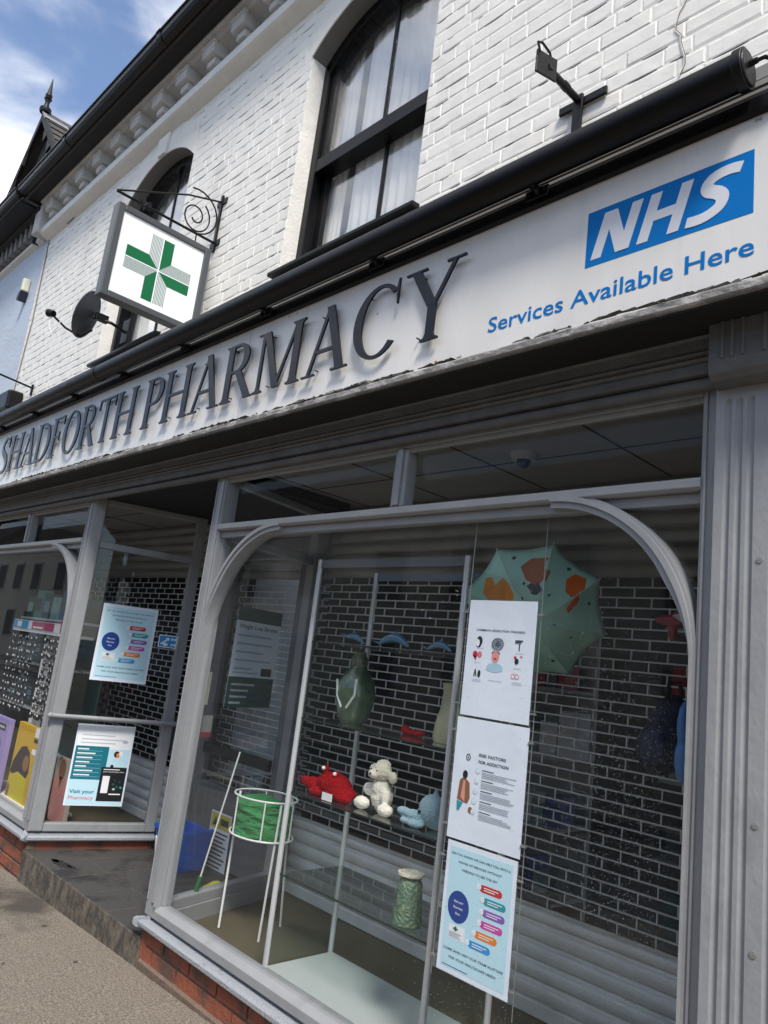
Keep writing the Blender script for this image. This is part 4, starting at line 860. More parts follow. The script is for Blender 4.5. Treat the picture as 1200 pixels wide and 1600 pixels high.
# ================================================================== TOYS AND ORNAMENTS
def blob(name, parts, m, vox=.004, parent=None, disp=0):
    b = MB()
    for c, r_ in parts: b.ball(c, r_, 14)
    o = b.build(name, m, parent, smooth=True)
    md = o.modifiers.new('r', 'REMESH'); md.mode = 'VOXEL'; md.voxel_size = vox; md.use_smooth_shade = True
    sm_ = o.modifiers.new('s', 'SMOOTH'); sm_.iterations = 2
    if disp:
        t = bpy.data.textures.new(name, 'CLOUDS'); t.noise_scale = .007; t.noise_depth = 3; dd = o.modifiers.new('d', 'DISPLACE'); dd.texture = t; dd.strength = disp; dd.mid_level = .5
    return o
F_red = mat('red_plush', (150, 6, 18), .95, spec=.1, var=.35, vs=90, bump=1, bs=160); F_cream = mat('cream_plush', (234, 229, 214), .95, var=.06, vs=90, bump=.6, bs=160, spec=.1); F_blue = mat('pale_blue_plush', (140, 176, 188), .95, var=.1, vs=60, bump=1, bs=200, sheen=.4)
M_eye = mat('bead_eye', (12, 12, 14), .15)
c = Vector((-2.60, .33, .925))
t = thing('plush_crab', 'red plush crab toy with white label on the glass shelf', 'soft toy', tuple(c))
blob('body', [(c+Vector((.0, 0, .055)), (.105, .06, .055)), (c+Vector((.03, .0, .035)), (.11, .06, .035)), (c+Vector((-.12, -.02, .04)), (.055, .035, .03)), (c+Vector((-.165, -.03, .045)), (.03, .02, .022)), (c+Vector((.10, -.03, .02)), (.05, .03, .02)), (c+Vector((-.06, -.05, .02)), (.04, .03, .018)),
      (c+Vector((-.045, -.02, .115)), (.016, .016, .022)), (c+Vector((.035, -.02, .105)), (.016, .016, .018))], F_red, .0038, t, .010)
MB().ball(c+Vector((-.045, -.036, .122)), .009).ball(c+Vector((.035, -.036, .110)), .009).build('eyes', F_cream, t, smooth=True)
MB().box(c.x+.02, c.x+.085, c.y-.082, c.y-.079, c.z+.003, c.z+.034).build('label', M_white, t)
c = Vector((-2.315, .34, .925))
t = thing('plush_lamb', 'seated cream plush lamb between the red crab and blue dolphin', 'soft toy', tuple(c))
blob('body', [(c+Vector((0, .01, .07)), (.052, .045, .065)), (c+Vector((0, 0, .10)), (.042, .04, .045)), (c+Vector((-.075, -.03, .027)), (.04, .03, .026)), (c+Vector((.07, -.035, .025)), (.038, .03, .025)), (c+Vector((-.055, -.01, .085)), (.036, .022, .028)), (c+Vector((.045, -.015, .07)), (.025, .02, .035))], F_cream, .0038, t, .007)
blob('head', [(c+Vector((0, -.01, .165)), (.05, .042, .038)), (c+Vector((-.008, -.045, .155)), (.028, .02, .02)), (c+Vector((-.055, -.0, .168)), (.024, .014, .02)), (c+Vector((.062, -.0, .15)), (.022, .014, .026)), (c+Vector((0, 0, .192)), (.035, .03, .022))], mat('oat_plush', (222, 214, 194), .95, bump=.6, bs=180, var=.12, vs=90, spec=.1), .0038, t, .008)
MB().ball(c+Vector((-.022, -.048, .172)), .0045).ball(c+Vector((.012, -.048, .170)), .0045).ball(c+Vector((-.008, -.066, .158)), .005).build('eyes', M_eye, t, smooth=True)
c = Vector((-2.03, .33, .925))
t = thing('plush_dolphin', 'pale blue plush dolphin toy at the right end of the shelf', 'soft toy', tuple(c))
blob('body', [(c+Vector((.02, 0, .075)), (.065, .045, .06)), (c+Vector((.035, .02, .05)), (.08, .05, .048)), (c+Vector((-.05, -.03, .045)), (.045, .03, .02)), (c+Vector((-.095, -.04, .05)), (.035, .022, .017)), (c+Vector((-.03, -.04, .018)), (.045, .028, .016)), (c+Vector((-.075, -.045, .020)), (.03, .02, .012)), (c+Vector((.03, .0, .13)), (.012, .01, .03))], F_blue, .005, t, .004)
MB().ball(c+Vector((-.012, -.042, .066)), .007).build('eyes', M_eye, t, smooth=True)
for px, (dx, sc__, lab) in enumerate(((-2.62, .9, 'small blue glass dolphin with raised tail, leftmost on top shelf'), (-2.36, 1.25, 'largest blue glass dolphin at the middle of the top shelf'), (-2.09, .9, 'small pale glass dolphin on top shelf beside the right post'))):
    c = Vector((dx, .36, 1.603)); m = MB(); Pn = []; Rr_ = []
    for k_ in range(11):
        u = k_/10; Pn.append(c+Vector(((u-.5)*.15*sc__, 0, sc__*(.012+.028*math.sin(math.pi*u)+(.03*(1-u)**3 if px == 0 else 0))))); Rr_.append(max(.0015, .017*sc__*math.sin(math.pi*(u*.9+.05))**.8))
    m.tube(Pn, Rr_, 10); m.add([Pn[5]+Vector((-.01, 0, .01)), Pn[5]+Vector((.012, 0, .012)), Pn[5]+Vector((.014, .002, .034*sc__)), Pn[5]+Vector((0, .004, .012))], [(0, 1, 2), (0, 2, 3), (1, 3, 2)])
    m.add([Pn[0], Pn[0]+Vector((-.025, -.02, .012)), Pn[0]+Vector((-.018, .02, .014)), Pn[0]+Vector((.004, 0, .006))], [(0, 1, 3), (0, 3, 2), (1, 2, 3), (0, 2, 1)])
    tag(m.build('dolphin_ornament', mat('blue_glass', (52, 108, 138), .12, coat=1), None, smooth=True), lab, 'ornament', 'glass dolphins on the top shelf')
def lathe(name, c, prof, m, label, cat, parent=None, n=24, wob=0):
    b = MB(); vs = []
    for r_, z in prof:
        for i in range(n): t = 2*math.pi*i/n; q = r_*(1+wob*math.sin(5*t+z*60)); vs.append((c[0]+q*math.cos(t), c[1]+q*math.sin(t), c[2]+z))
    b.add(vs, [(j*n+i, j*n+(i+1) % n, (j+1)*n+(i+1) % n, (j+1)*n+i) for j in range(len(prof)-1) for i in range(n)]+[tuple(range(n-1, -1, -1))])
    o = b.build(name, m, parent, smooth=True); 
    if label: tag(o, label, cat)
    return o
M_gg = mat('dark_green_glass', (66, 88, 66), .12, var=.25, vs=20, bump=.6, bs=30, coat=.8)
t = thing('glass_vase', 'tall shapely dark green glass vase on the upper left cabinet shelf', 'vase', (-2.61, .40, 1.25))
lathe('vase_body', (-2.61, .40, 1.251), [(.05, 0), (.07, .02), (.085, .08), (.095, .13), (.08, .19), (.05, .235), (.035, .26), (.042, .29), (.028, .31), (.03, .325)], M_gg, None, '', t, wob=.03)
MB().tube([(-2.66, .32, 1.44), (-2.64, .315, 1.37), (-2.60, .31, 1.32)], .006, 8).tube([(-2.545, .335, 1.45), (-2.535, .325, 1.38), (-2.57, .315, 1.32)], .006, 8).build('pale_trail', mat('pale_glass_trail', (190, 200, 190), .15), t, smooth=True)
lathe('cream_bottle', (-2.02, .42, 1.251), [(.075, 0), (.082, .02), (.078, .08), (.062, .13), (.056, .2), (.062, .235), (.04, .24)], mat('cream_glaze', (158, 158, 128), .5, var=.12, vs=20, bump=.3, bs=30), 'cream cloth-textured bottle partly behind the right chrome post', 'bottle', wob=.03)
tag(blob('red_ornament', [(Vector((-2.25, .42, 1.262)), (.06, .03, .012)), (Vector((-2.20, .41, 1.265)), (.03, .03, .014)), (Vector((-2.29, .42, 1.27)), (.02, .02, .02))], F_red, .004), 'small flat dark red ornament below the glass dolphins', 'ornament')
t = thing('glitter_jar', 'green glittery glass jar with white rim on the lowest glass shelf', 'jar', (-2.05, .29, .58))
lathe('jar_body', (-2.05, .29, .5805), [(.052, 0), (.058, .008), (.054, .05), (.050, .1), (.047, .15), (.040, .165), (.046, .175)], mat('green_glitter', (98, 128, 108), .25, col2=(150, 166, 122), th=(.5, .7), vs=60, bump=1, bs=90, metal=.3), None, '', t)
lathe('jar_rim', (-2.05, .29, .5805), [(.046, .175), (.052, .178), (.052, .186), (.042, .187), (.04, .17)], mat('lace_rim', (210, 206, 186), .8, bump=1, bs=100), None, '', t)

# ---- wire basket of green cloth
t = thing('wire_basket_stand', 'white wire hoop stand holding folded green cloth at left of main window', 'stand', (-3.2, .45, .163))
bcx, bcy, rb_ = -3.255, .46, .185
circ = lambda z: [(bcx+rb_*math.cos(k*math.pi/16), bcy+rb_*.8*math.sin(k*math.pi/16), z) for k in range(32)]
wf = MB().tube(circ(.80), .005, 6, closed=True).tube(circ(.615), .005, 6, closed=True)
for k in range(6): a_ = k*math.pi/3+.3; wf.tube([(bcx+rb_*math.cos(a_), bcy+rb_*.8*math.sin(a_), .80), (bcx+rb_*math.cos(a_), bcy+rb_*.8*math.sin(a_), .615)], .004, 6)
for (fx_, fy_, gx, gy) in ((-3.335, .345, -3.40, .40), (-3.10, .42, -3.08, .43), (-3.22, .64, -3.23, .60)): wf.tube([(fx_, fy_, .165), (gx, gy, .80)], .006, 8)
wf.build('wire_frame', M_white, t, smooth=True)
gc = MB(); n = 40; vs = []; K = 10
for j in range(K+1):
    u = j/K
    for i in range(n):
        a_ = 2*math.pi*i/n; q = (rb_-.012)*(.97+.035*math.sin(3*a_+j*1.9)+.02*math.sin(7*a_-j*3)); 
        if u > .8: q *= 1-(u-.8)*3.5
        vs.append((bcx+q*math.cos(a_), bcy+q*.8*math.sin(a_), .62+.16*min(1, u*1.15)+.012*math.sin(2*a_+j)))
gc.add(vs, [(j*n+i, j*n+(i+1) % n, (j+1)*n+(i+1) % n, (j+1)*n+i) for j in range(K) for i in range(n)]+[tuple(range(n-1, -1, -1)), tuple(K*n+i for i in range(n))])
gc.build('green_cloth', mat('green_cloth', (52, 128, 74), .85, var=.2, vs=10, bump=.9, bs=16, stretch=(1, 1, 3), bdist=.03), t, smooth=True)
st = thing('walking_stick', 'slim white stick with green foot leaning inside the main window corner', 'stick', (-3.55, .3, .24))
p0, p1 = Vector((-3.53, .30, .24)), Vector((-3.36, .33, 1.0)); pm = p0+(p1-p0)*.16
MB().tube([pm, p1], .0045, 8).build('shaft', M_white, st, smooth=True); MB().tube([p0+(p1-p0)*.05, pm], .011, 8).build('green_foot', mat('green_foot', (40, 110, 70), .5), st, smooth=True); MB().tube([p0, p0+(p1-p0)*.05], .007, 8).build('tip', M_white, st)

# ---- umbrella
U = thing('umbrella', 'open mint green umbrella with orange and brown animal patches hanging inside window', 'umbrella', (-1.80, .62, 1.85))
uc = Vector((-1.845, .66, 1.825)); un = Vector((.42, -.62, -.30)).normalized()
ua = (Vector((0, 0, 1))-un*un.z).normalized(); ub = ua.cross(un).normalized(); RU = .308
cn = MB(); NS, SS_, NR = 8, 6, 14; grid = []
for j in range(NR+1):
    for i in range(NS*SS_):
        t = 2*math.pi*i/(NS*SS_)+.2; k_ = (i % SS_)/SS_; edge = math.cos(math.pi/NS)/math.cos((k_-.5)*2*math.pi/NS)
        r_ = RU*j/NR*edge*(1-.06*math.sin(math.pi*k_)*j/NR); h_ = .155*math.cos(j/NR*math.pi/2*.98)
        grid.append(uc+ua*r_*math.cos(t)+ub*r_*math.sin(t)+un*(h_-.012*math.sin(math.pi*k_)*j/NR))
NN = NS*SS_; fsU = []
for j in range(NR):
    for i in range(NN):
        f_ = (j*NN+i, j*NN+(i+1) % NN, (j+1)*NN+(i+1) % NN, (j+1)*NN+i); ctr = (grid[f_[0]]+grid[f_[2]])/2
        px_ = (ctr-CAM); dpt = px_.dot(fw); X_ = 600+1158.1*px_.dot(rr)/dpt; Y_ = 800-1158.1*px_.dot(uu)/dpt
        mi = 0
        fsU.append((f_, mi))
cn.add(grid, [f_ for f_, mi in fsU])
co = cn.build('canopy', [mat('mint_nylon', (178, 228, 208), .5, var=.06, vs=9)], U, smooth=True)
md = co.modifiers.new('s', 'SOLIDIFY'); md.thickness = .002
def canopy_pt(a_deg, rf, lift=.004):
    t = R(a_deg); seg_ = (t-.2) % (2*math.pi/NS)/(2*math.pi/NS); edge = math.cos(math.pi/NS)/math.cos((seg_-.5)*2*math.pi/NS)
    r_ = RU*rf*edge*(1-.06*math.sin(math.pi*seg_)*rf); return uc+ua*r_*math.cos(t)+ub*r_*math.sin(t)+un*(.155*math.cos(rf*math.pi/2*.98)-.012*math.sin(math.pi*seg_)*rf+lift)
def patch(name, poly, col):     # flat printed shape lying on the canopy; poly in (angle, radius fraction)
    N_ = len(poly); ca = sum(p[0] for p in poly)/N_; cr_ = sum(p[1] for p in poly)/N_; m = MB(); vs = [canopy_pt(ca, cr_)]; K_ = 4
    for k_ in range(1, K_+1):
        for p_ in poly: vs.append(canopy_pt(ca+(p_[0]-ca)*k_/K_, cr_+(p_[1]-cr_)*k_/K_))
    fs = [(0, 1+i, 1+(i+1) % N_) for i in range(N_)]+[(1+(k_-1)*N_+i, 1+k_*N_+i, 1+k_*N_+(i+1) % N_, 1+(k_-1)*N_+(i+1) % N_) for k_ in range(1, K_) for i in range(N_)]
    m.add(vs, fs); m.build(name, mat(name+'_print', col, .6), U)
PATCHES = True
if PATCHES:
    patch('orange_animal', [(-78, .42), (-80, .62), (-70, .80), (-58, .92), (-52, .86), (-55, .74), (-42, .72), (-38, .60), (-40, .44), (-58, .36)], (236, 140, 10))
    patch('brown_animal', [(2, .50), (-14, .60), (-18, .78), (-6, .88), (10, .84), (16, .70), (14, .56)], (178, 104, 66))
    patch('dark_face', [(-6, .40), (-14, .52), (-4, .56), (6, .52), (12, .44), (4, .38)], (70, 76, 80))
    patch('red_animal', [(44, .62), (36, .76), (40, .9), (50, .92), (56, .78), (66, .66), (74, .52), (66, .5), (54, .6)], (232, 110, 16))
    for a_, r_ in ((-25, .9), (-20, .55), (-30, .35), (25, .45), (30, .9), (70, .85), (110, .6), (150, .7), (-100, .6), (90, .3)): patch('fleck', [(a_, r_), (a_+3, r_+.03), (a_+5, r_+.01), (a_+2, r_-.03)], (60, 90, 88))
rib = MB()
for k_ in range(8):
    a_ = math.degrees(.2+2*math.pi*k_/8); rib.tube([canopy_pt(a_, rf, .002) for rf in (0, .25, .5, .75, 1)], .0022, 6); rib.ball(canopy_pt(a_, 1.01, 0), .005, 6)
rib.build('rib', mat('pale_rib', (190, 200, 192), .5), U, smooth=True)
tipp = uc+un*.155; MB().cone(tipp, tipp+un*.05, .008, .006, 10).build('ferrule', mat('pink_ferrule', (196, 150, 150), .5), U)
MB().tube([uc+un*.14, uc-un*.35], .005, 8).build('shaft', M_chrome, U)
for i_, (q0, lab) in enumerate((((825, 868), 'left'), )): pass

# ---- bags at the right
t = thing('backpack', 'dark navy speckled backpack hanging at the right edge of the main window', 'bag', (-1.13, .5, 1.42))
c = Vector((-1.185, .54, 1.40))
blob('bag_body', [(c, (.075, .07, .12)), (c+Vector((-.03, 0, -.04)), (.075, .07, .09)), (c+Vector((.02, 0, .09)), (.05, .05, .06))], mat('navy_fabric', (24, 28, 48), .9, var=.3, vs=60, bump=.6, bs=120), .008, t)
MB().tube([c+Vector((.02, -.05, .13)), c+Vector((.03, -.06, .18)), c+Vector((.06, -.05, .19)), c+Vector((.07, -.04, .14))], .008, 8).build('strap', M_blackm, t, smooth=True)
blob('pocket', [(c+Vector((-.01, -.075, -.03)), (.05, .025, .06))], mat('navy_pocket', (34, 40, 66), .9, bump=.5), .006, t)
t = thing('blue_bag', 'mid blue and white bag squeezed between backpack and window post', 'bag', (-1.04, .5, 1.42))
c = Vector((-1.092, .48, 1.385))
blob('bag_body', [(c+Vector((0, 0, .06)), (.024, .05, .09)), (c+Vector((0, 0, -.04)), (.03, .05, .08))], mat('blue_nylon', (78, 128, 186), .6, var=.15, vs=20, bump=.5, bs=40), .006, t)
MB().box(c.x+.022, c.x+.07, c.y-.05, c.y-.04, c.z-.12, c.z+.08).build('white_panel', M_white, t, bevel=.01)
c = atY(1060, 970, .6)
t = thing('red_toy_packet', 'red and clear packet hanging high at the right of the main window', 'packet', tuple(c))
blob('packet_body', [(c+Vector((-.03, 0, .0)), (.06, .02, .02)), (c+Vector((.0, 0, .01)), (.03, .02, .03)), (c+Vector((-.02, .0, -.04)), (.018, .015, .035))], mat('dark_red_plastic', (130, 18, 34), .35), .005, t)
MB().poly([(c.x-.01, c.z+.015), (c.x+.07, c.z+.035), (c.x+.09, c.z-.01), (c.x+.02, c.z-.005)], c.y-.03, c.y-.025).build('clear_wing', mat('cloudy_plastic', (170, 174, 176), .3), t)
# hanging wires of posters + hooks handled with the posters
# ---- dome camera
t = thing('dome_camera', 'small white dome security camera on the display ceiling', 'camera', (-1.86, .52, 2.49))
MB().cone((-1.86, .52, CZ+.06), (-1.86, .52, CZ+.03), .062, .05, 24).build('housing', mat('grey_white_plastic', (170, 168, 162), .5), t, smooth=True)
MB().ball((-1.86, .52, CZ+.03), (.032, .032, .034), 20).build('lens_dome', mat('smoked_dome', (16, 16, 18), .1), t, smooth=True)

# ================================================================== POSTERS
def col(name, c, rough=.5): return mat('print_'+name, c, rough)
PM = [M_paper, col('sky', (190, 226, 238)), col('navy', (12, 60, 140)), col('red', (196, 40, 44)), col('teal', (38, 148, 160)), col('purple', (134, 88, 172)), col('magenta', (204, 60, 160)), col('orange', (226, 128, 30)), col('cyan', (36, 148, 210)),
      col('ink', (44, 60, 74)), col('black', (26, 26, 30)), col('deepteal', (16, 112, 128)), col('skin', (222, 150, 140)), col('pale', (170, 204, 220)), col('pink', (214, 120, 130)), col('brown', (140, 98, 66)), col('ltgrey', (176, 186, 200)), col('green', (30, 96, 70)), col('yellow', (206, 190, 40)), col('plainwhite', (236, 238, 240)), col('darkgreen', (16, 66, 62))]
def pill(m, x, y, w_, h, d, k):
    r_ = h/2; P_ = [(x+r_+r_*math.cos(t), y+r_*math.sin(t)) for t in [R(90+i*20) for i in range(10)]]+[(x+w_-r_+r_*math.cos(t), y+r_*math.sin(t)) for t in [R(-90+i*20) for i in range(10)]]
    m.poly(P_, d, d+.0004, k, 'z')
def disc(m, x, y, rx, ry, d, k, n=28): m.poly([(x+rx*math.cos(2*math.pi*i/n), y+ry*math.sin(2*math.pi*i/n)) for i in range(n)], d, d+.0004, k, 'z')
def rect(m, x0, x1, y0, y1, d, k): m.poly([(x0, y0), (x1, y0), (x1, y1), (x0, y1)], d, d+.0003, k, 'z')
def ruled(m, x, y, w_, n, gap, k=9, th=.0014):
    for i in range(n): rect(m, x, x+w_*rnd.uniform(.7, 1), y-i*gap, y-i*gap+th, .0011, k)
def poster(label, F, W, H, draw, wires=True, curl=.0015, border=None):
    t = thing('poster', label, 'poster', tuple(F.translation))
    s_ = MB(F); nx, ny = 6, 10; vs = []
    for j in range(ny+1):
        for i in range(nx+1): u, v = i/nx, j/ny; vs.append((u*W, -v*H, -.0008+0*u))
    s_.box(0, W, -H, 0, -.0012, 0); s_.build('sheet', M_paper, t)
    if border: MB(F).box(-border, W+border, -H-border, border, -.004, -.0014).build('acrylic_pocket', M_glassc, t)
    m = MB(F); draw(m, W, H); m.build('print', PM, t)
    return t
FX = lambda x, y, z: frame((x, y, z), (1, 0, 0), (0, 0, 1), (0, -1, 0))
def draw_services(m, W, H):
    rect(m, W*.05, W*.95, -H*.96, -H*.04, .0002, 1)
    for i, s_ in enumerate(('DID YOU KNOW WE CAN HELP YOU WITH A', 'RANGE OF SERVICES WITHOUT', 'NEEDING TO SEE THE GP?')): put_text(m, s_, W*.5, -H*(.10+.055*i), H*.017, .0012, 9, width=W*(.84, .62, .5)[i], align='c', bold=.01)
    disc(m, W*.24, -H*.49, W*.155, W*.17, .0006, 2)
    for i, s_ in enumerate(('Visit your', 'Pharmacy', 'First')): put_text(m, s_, W*.24, -H*(.46+.045*i), H*.018, .0014, 19, align='c', bold=.015)
    for i, (k, x) in enumerate(((3, .52), (4, .58), (5, .58), (6, .56), (7, .50), (8, .42))):
        y = -H*(.285+.087*i); pill(m, W*x, y, W*.31, H*.056, .0006, k); disc(m, W*(x-.01), y+H*.004, W*.03, W*.03, .0008, 19, 14)
        put_text(m, str(i+1), W*(x-.01), y-H*.002, H*.011, .0014, 9, align='c')
        for j in (0, 1): rect(m, W*(x+.06), W*(x+.26-.05*j), y+H*(.006-.017*j), y+H*(.012-.017*j), .0012, 19)
    rect(m, W*.13, W*.36, -H*.735, -H*.635, .0005, 19); rect(m, W*.215, W*.245, -H*.675, -H*.64, .0009, 17); rect(m, W*.195, W*.265, -H*.663, -H*.652, .0011, 17)
    ruled(m, W*.14, -H*.69, W*.2, 4, H*.011, 9, .0008)
    put_text(m, 'COME AND VISIT OUR TEAM IN-STORE', W*.5, -H*.83, H*.018, .0012, 9, width=W*.84, align='c', bold=.01)
    put_text(m, 'FOR YOUR HEALTHCARE NEEDS', W*.5, -H*.885, H*.018, .0012, 9, width=W*.66, align='c', bold=.01)
    rect(m, W*.08, W*.45, -H*.945, -H*.94, .0009, 2)
def draw_triggers(m, W, H):
    put_text(m, 'COMMON ADDICTION TRIGGERS', W*.5, -H*.27, H*.017, .0012, 9, width=W*.72, align='c', bold=.015)
    # dark haired head, tangled thoughts, tree, broken heart, man in pale shirt, figure, pair, heart
    disc(m, W*.20, -H*.36, W*.045, W*.06, .0006, 10); disc(m, W*.175, -H*.375, W*.03, W*.045, .0009, 19); disc(m, W*.19, -H*.40, W*.035, W*.02, .0007, 10)
    for i in range(14): a_ = i*.9; r_ = W*.06; cx_, cy_ = W*.48+r_*.6*math.cos(a_), -H*.375+r_*.5*math.sin(a_); m.strip([(cx_+.016*math.cos(t), cy_+.013*math.sin(t)) for t in [k*.63 for k in range(11)]], [(cx_+.0148*math.cos(t), cy_+.0118*math.sin(t)) for t in [k*.63 for k in range(11)]], .0008+.0001*i, .0012+.0001*i, 9, 'z')
    for i in range(9): disc(m, W*(.74+.022*(i % 5)), -H*(.335+.014*(i//5)), W*.012, W*.010, .0007+.0001*i, 9, 8)
    rect(m, W*.785, W*.80, -H*.42, -H*.36, .0005, 9)
    disc(m, W*.15, -H*.475, W*.035, W*.04, .0006, 3); disc(m, W*.22, -H*.475, W*.033, W*.04, .0006, 14); m.poly([(W*.12, -H*.485), (W*.18, -H*.485), (W*.165, -H*.53)], .0006, .001, 3, 'z')
    disc(m, W*.46, -H*.455, W*.06, W*.028, .0005, 10); disc(m, W*.46, -H*.485, W*.055, W*.07, .0008, 12); disc(m, W*.46, -H*.50, W*.02, W*.012, .0016, 3)
    disc(m, W*.46, -H*.575, W*.12, W*.055, .0006, 13); rect(m, W*.34, W*.58, -H*.60, -H*.575, .0008, 13)
    disc(m, W*.745, -H*.475, W*.018, W*.018, .0006, 3); disc(m, W*.77, -H*.505, W*.028, W*.035, .0008, 10); disc(m, W*.83, -H*.465, W*.02, W*.01, .0006, 14)
    m.poly([(W*.15, -H*.665), (W*.17, -H*.60), (W*.18, -H*.60), (W*.20, -H*.665), (W*.185, -H*.665), (W*.175, -H*.63), (W*.165, -H*.665)], .0006, .001, 10, 'z'); disc(m, W*.235, -H*.64, W*.022, W*.045, .0006, 10)
    disc(m, W*.735, -H*.63, W*.03, W*.03, .0006, 14); disc(m, W*.79, -H*.63, W*.03, W*.03, .0007, 14); disc(m, W*.735, -H*.632, W*.021, W*.02, .0009, 0); disc(m, W*.79, -H*.632, W*.021, W*.02, .001, 0)
    for (x, y) in ((.17, .42), (.15, .545), (.14, .69), (.74, .44), (.73, .565), (.73, .68)): ruled(m, W*x, -H*y, W*.14, 2 if y > .6 else 1, H*.014, 16, .0012)
    put_text(m, 'Addiction', W*.48, -H*.69, H*.010, .0012, 5, width=W*.2, align='c')
def draw_risk(m, W, H):
    put_text(m, 'RISK FACTORS', W*.36, -H*.30, H*.024, .0012, 9, width=W*.37, bold=.02); put_text(m, 'FOR ADDICTION', W*.36, -H*.355, H*.024, .0012, 9, width=W*.41, bold=.02)
    disc(m, W*.21, -H*.325, W*.032, W*.038, .0006, 9); disc(m, W*.21, -H*.327, W*.02, W*.024, .001, 0); disc(m, W*.21, -H*.327, W*.01, W*.012, .0014, 9)
    disc(m, W*.19, -H*.47, W*.035, W*.045, .0012, 10); m.poly([(W*.10, -H*.68), (W*.12, -H*.52), (W*.18, -H*.49), (W*.26, -H*.53), (W*.28, -H*.65), (W*.25, -H*.70), (W*.16, -H*.69)], .0006, .001, 15, 'z')
    m.poly([(W*.15, -H*.66), (W*.17, -H*.52), (W*.20, -H*.52), (W*.21, -H*.69)], .0011, .0013, 12, 'z'); m.poly([(W*.10, -H*.69), (W*.19, -H*.70), (W*.14, -H*.77), (W*.11, -H*.77)], .0008, .001, 4, 'z')
    disc(m, W*.30, -H*.745, W*.03, W*.035, .0006, 15)
    for i in range(5):
        y = -H*(.42+.083*i); disc(m, W*.36-W*.006*i, y, W*.032, W*.032, .0005, 13, 18); disc(m, W*.36-W*.006*i, y, W*.025, W*.025, .001, 19, 18); put_text(m, str(i+1), W*.36-W*.006*i, y-H*.007, H*.013, .0018, 9, align='c')
        rect(m, W*.42, W*.58, y+H*.01, y+H*.016, .0006, 9); ruled(m, W*.42, y-H*.006, W*.46, 4, H*.013, 9, .0010)
P_F = []
for lab, (x, z, W, H, dr, tilt) in {'white wrinkled poster of small addiction trigger drawings, topmost of three by the cabinet': (-1.715, 1.793, .287, .40, draw_triggers, .0),
     'white poster headed risk factors with a crouching figure, middle of three': (-1.722, 1.385, .300, .395, draw_risk, 0), 'pale blue service poster with navy circle and coloured pills, lowest of three': (-1.712, .982, .285, .395, draw_services, 0)}.items():
    poster(lab, FX(x, .08, z), W, H, dr, border=.006)
hw = thing('poster_hanger', 'pair of thin steel wires with clips holding the three window posters', 'wires', (-1.58, .085, 2.1))
MB().tube([(-1.722, .084, 2.10), (-1.735, .084, .56)], .0016, 5).build('wire', M_alu, hw); MB().tube([(-1.415, .084, 2.10), (-1.408, .084, .54)], .0016, 5).build('wire', M_alu, hw)
for z in (1.75, 1.43, 1.34, 1.03, .93, .62): 
    for x in (-1.730, -1.412): MB().box(x-.010, x+.010, .076, .082, z-.003, z+.003).build('clip', M_alu, hw)
def ret_frame(base, D_, u, z, off):    # sheets facing the camera side of a return window
    o = base+D_*u; Nrm = D_.cross(Vector((0, 0, 1))).normalized()
    q = o+Nrm*off; return frame((q.x, q.y, z), D_, (0, 0, 1), Nrm)
bL = Vector((-5.065, 0, 0)); bR = Vector((-3.47, 0, 0))
poster('pale blue service poster on the angled window left of the door', ret_frame(bL, DL, .19, 1.72, -.022), .375, .52, draw_services)
def draw_visit(m, W, H):
    rect(m, 0.01, W-.01, -H*.985, -H*.02, .0002, 1); rect(m, .012, W-.012, -H*.30, -H*.02, .0006, 19)
    ruled(m, W*.1, -H*.14, W*.75, 2, H*.05, 16, .006); ruled(m, W*.1, -H*.235, W*.6, 1, H*.05, 16, .006)
    rect(m, .012, W*.60, -H*.68, -H*.27, .0010, 11)
    for i in range(7): rect(m, W*.07, W*(.26+.12*((i*3) % 4)/3), -H*(.315+.053*i), -H*(.300+.053*i), .0014, 19); rect(m, W*.07, W*.5, -H*(.33+.053*i), -H*(.327+.053*i), .0014, 13)
    put_text(m, 'Visit your', W*.06, -H*.85, H*.045, .0012, 11, width=W*.42, bold=.02); put_text(m, 'Pharmacy', W*.06, -H*.925, H*.045, .0012, 14, width=W*.42, bold=.01)
    disc(m, W*.86, -H*.2, W*.05, W*.03, .001, 16); disc(m, W*.75, -H*.36, W*.05, W*.055, .001, 10); disc(m, W*.77, -H*.37, W*.03, W*.04, .0015, 7); disc(m, W*.82, -H*.35, W*.035, W*.04, .0017, 19)
    disc(m, W*.70, -H*.51, W*.03, W*.03, .001, 10)
    rect(m, W*.53, W*.97, -H*.94, -H*.52, .0014, 10); put_text(m, 'your vaccinations here', W*.57, -H*.585, H*.018, .0019, 19, width=W*.36); rect(m, W*.57, W*.85, -H*.555, -H*.545, .0019, 19)
    rect(m, W*.58, W*.70, -H*.84, -H*.63, .0019, 19)
    for i, (x, y, k) in enumerate(((.8, .68, 9), (.78, .73, 17), (.85, .76, 17), (.80, .79, 16), (.92, .77, 4), (.88, .70, 9))): disc(m, W*x, -H*y, W*.025, W*.02, .0019, k, 10)
    rect(m, W*.73, W*.93, -H*.86, -H*.845, .0019, 19)
poster('teal and white visit your pharmacy poster on a stand beside the walking stick', ret_frame(bL, DL, .18, .912, -.022), .375, .52, draw_visit)
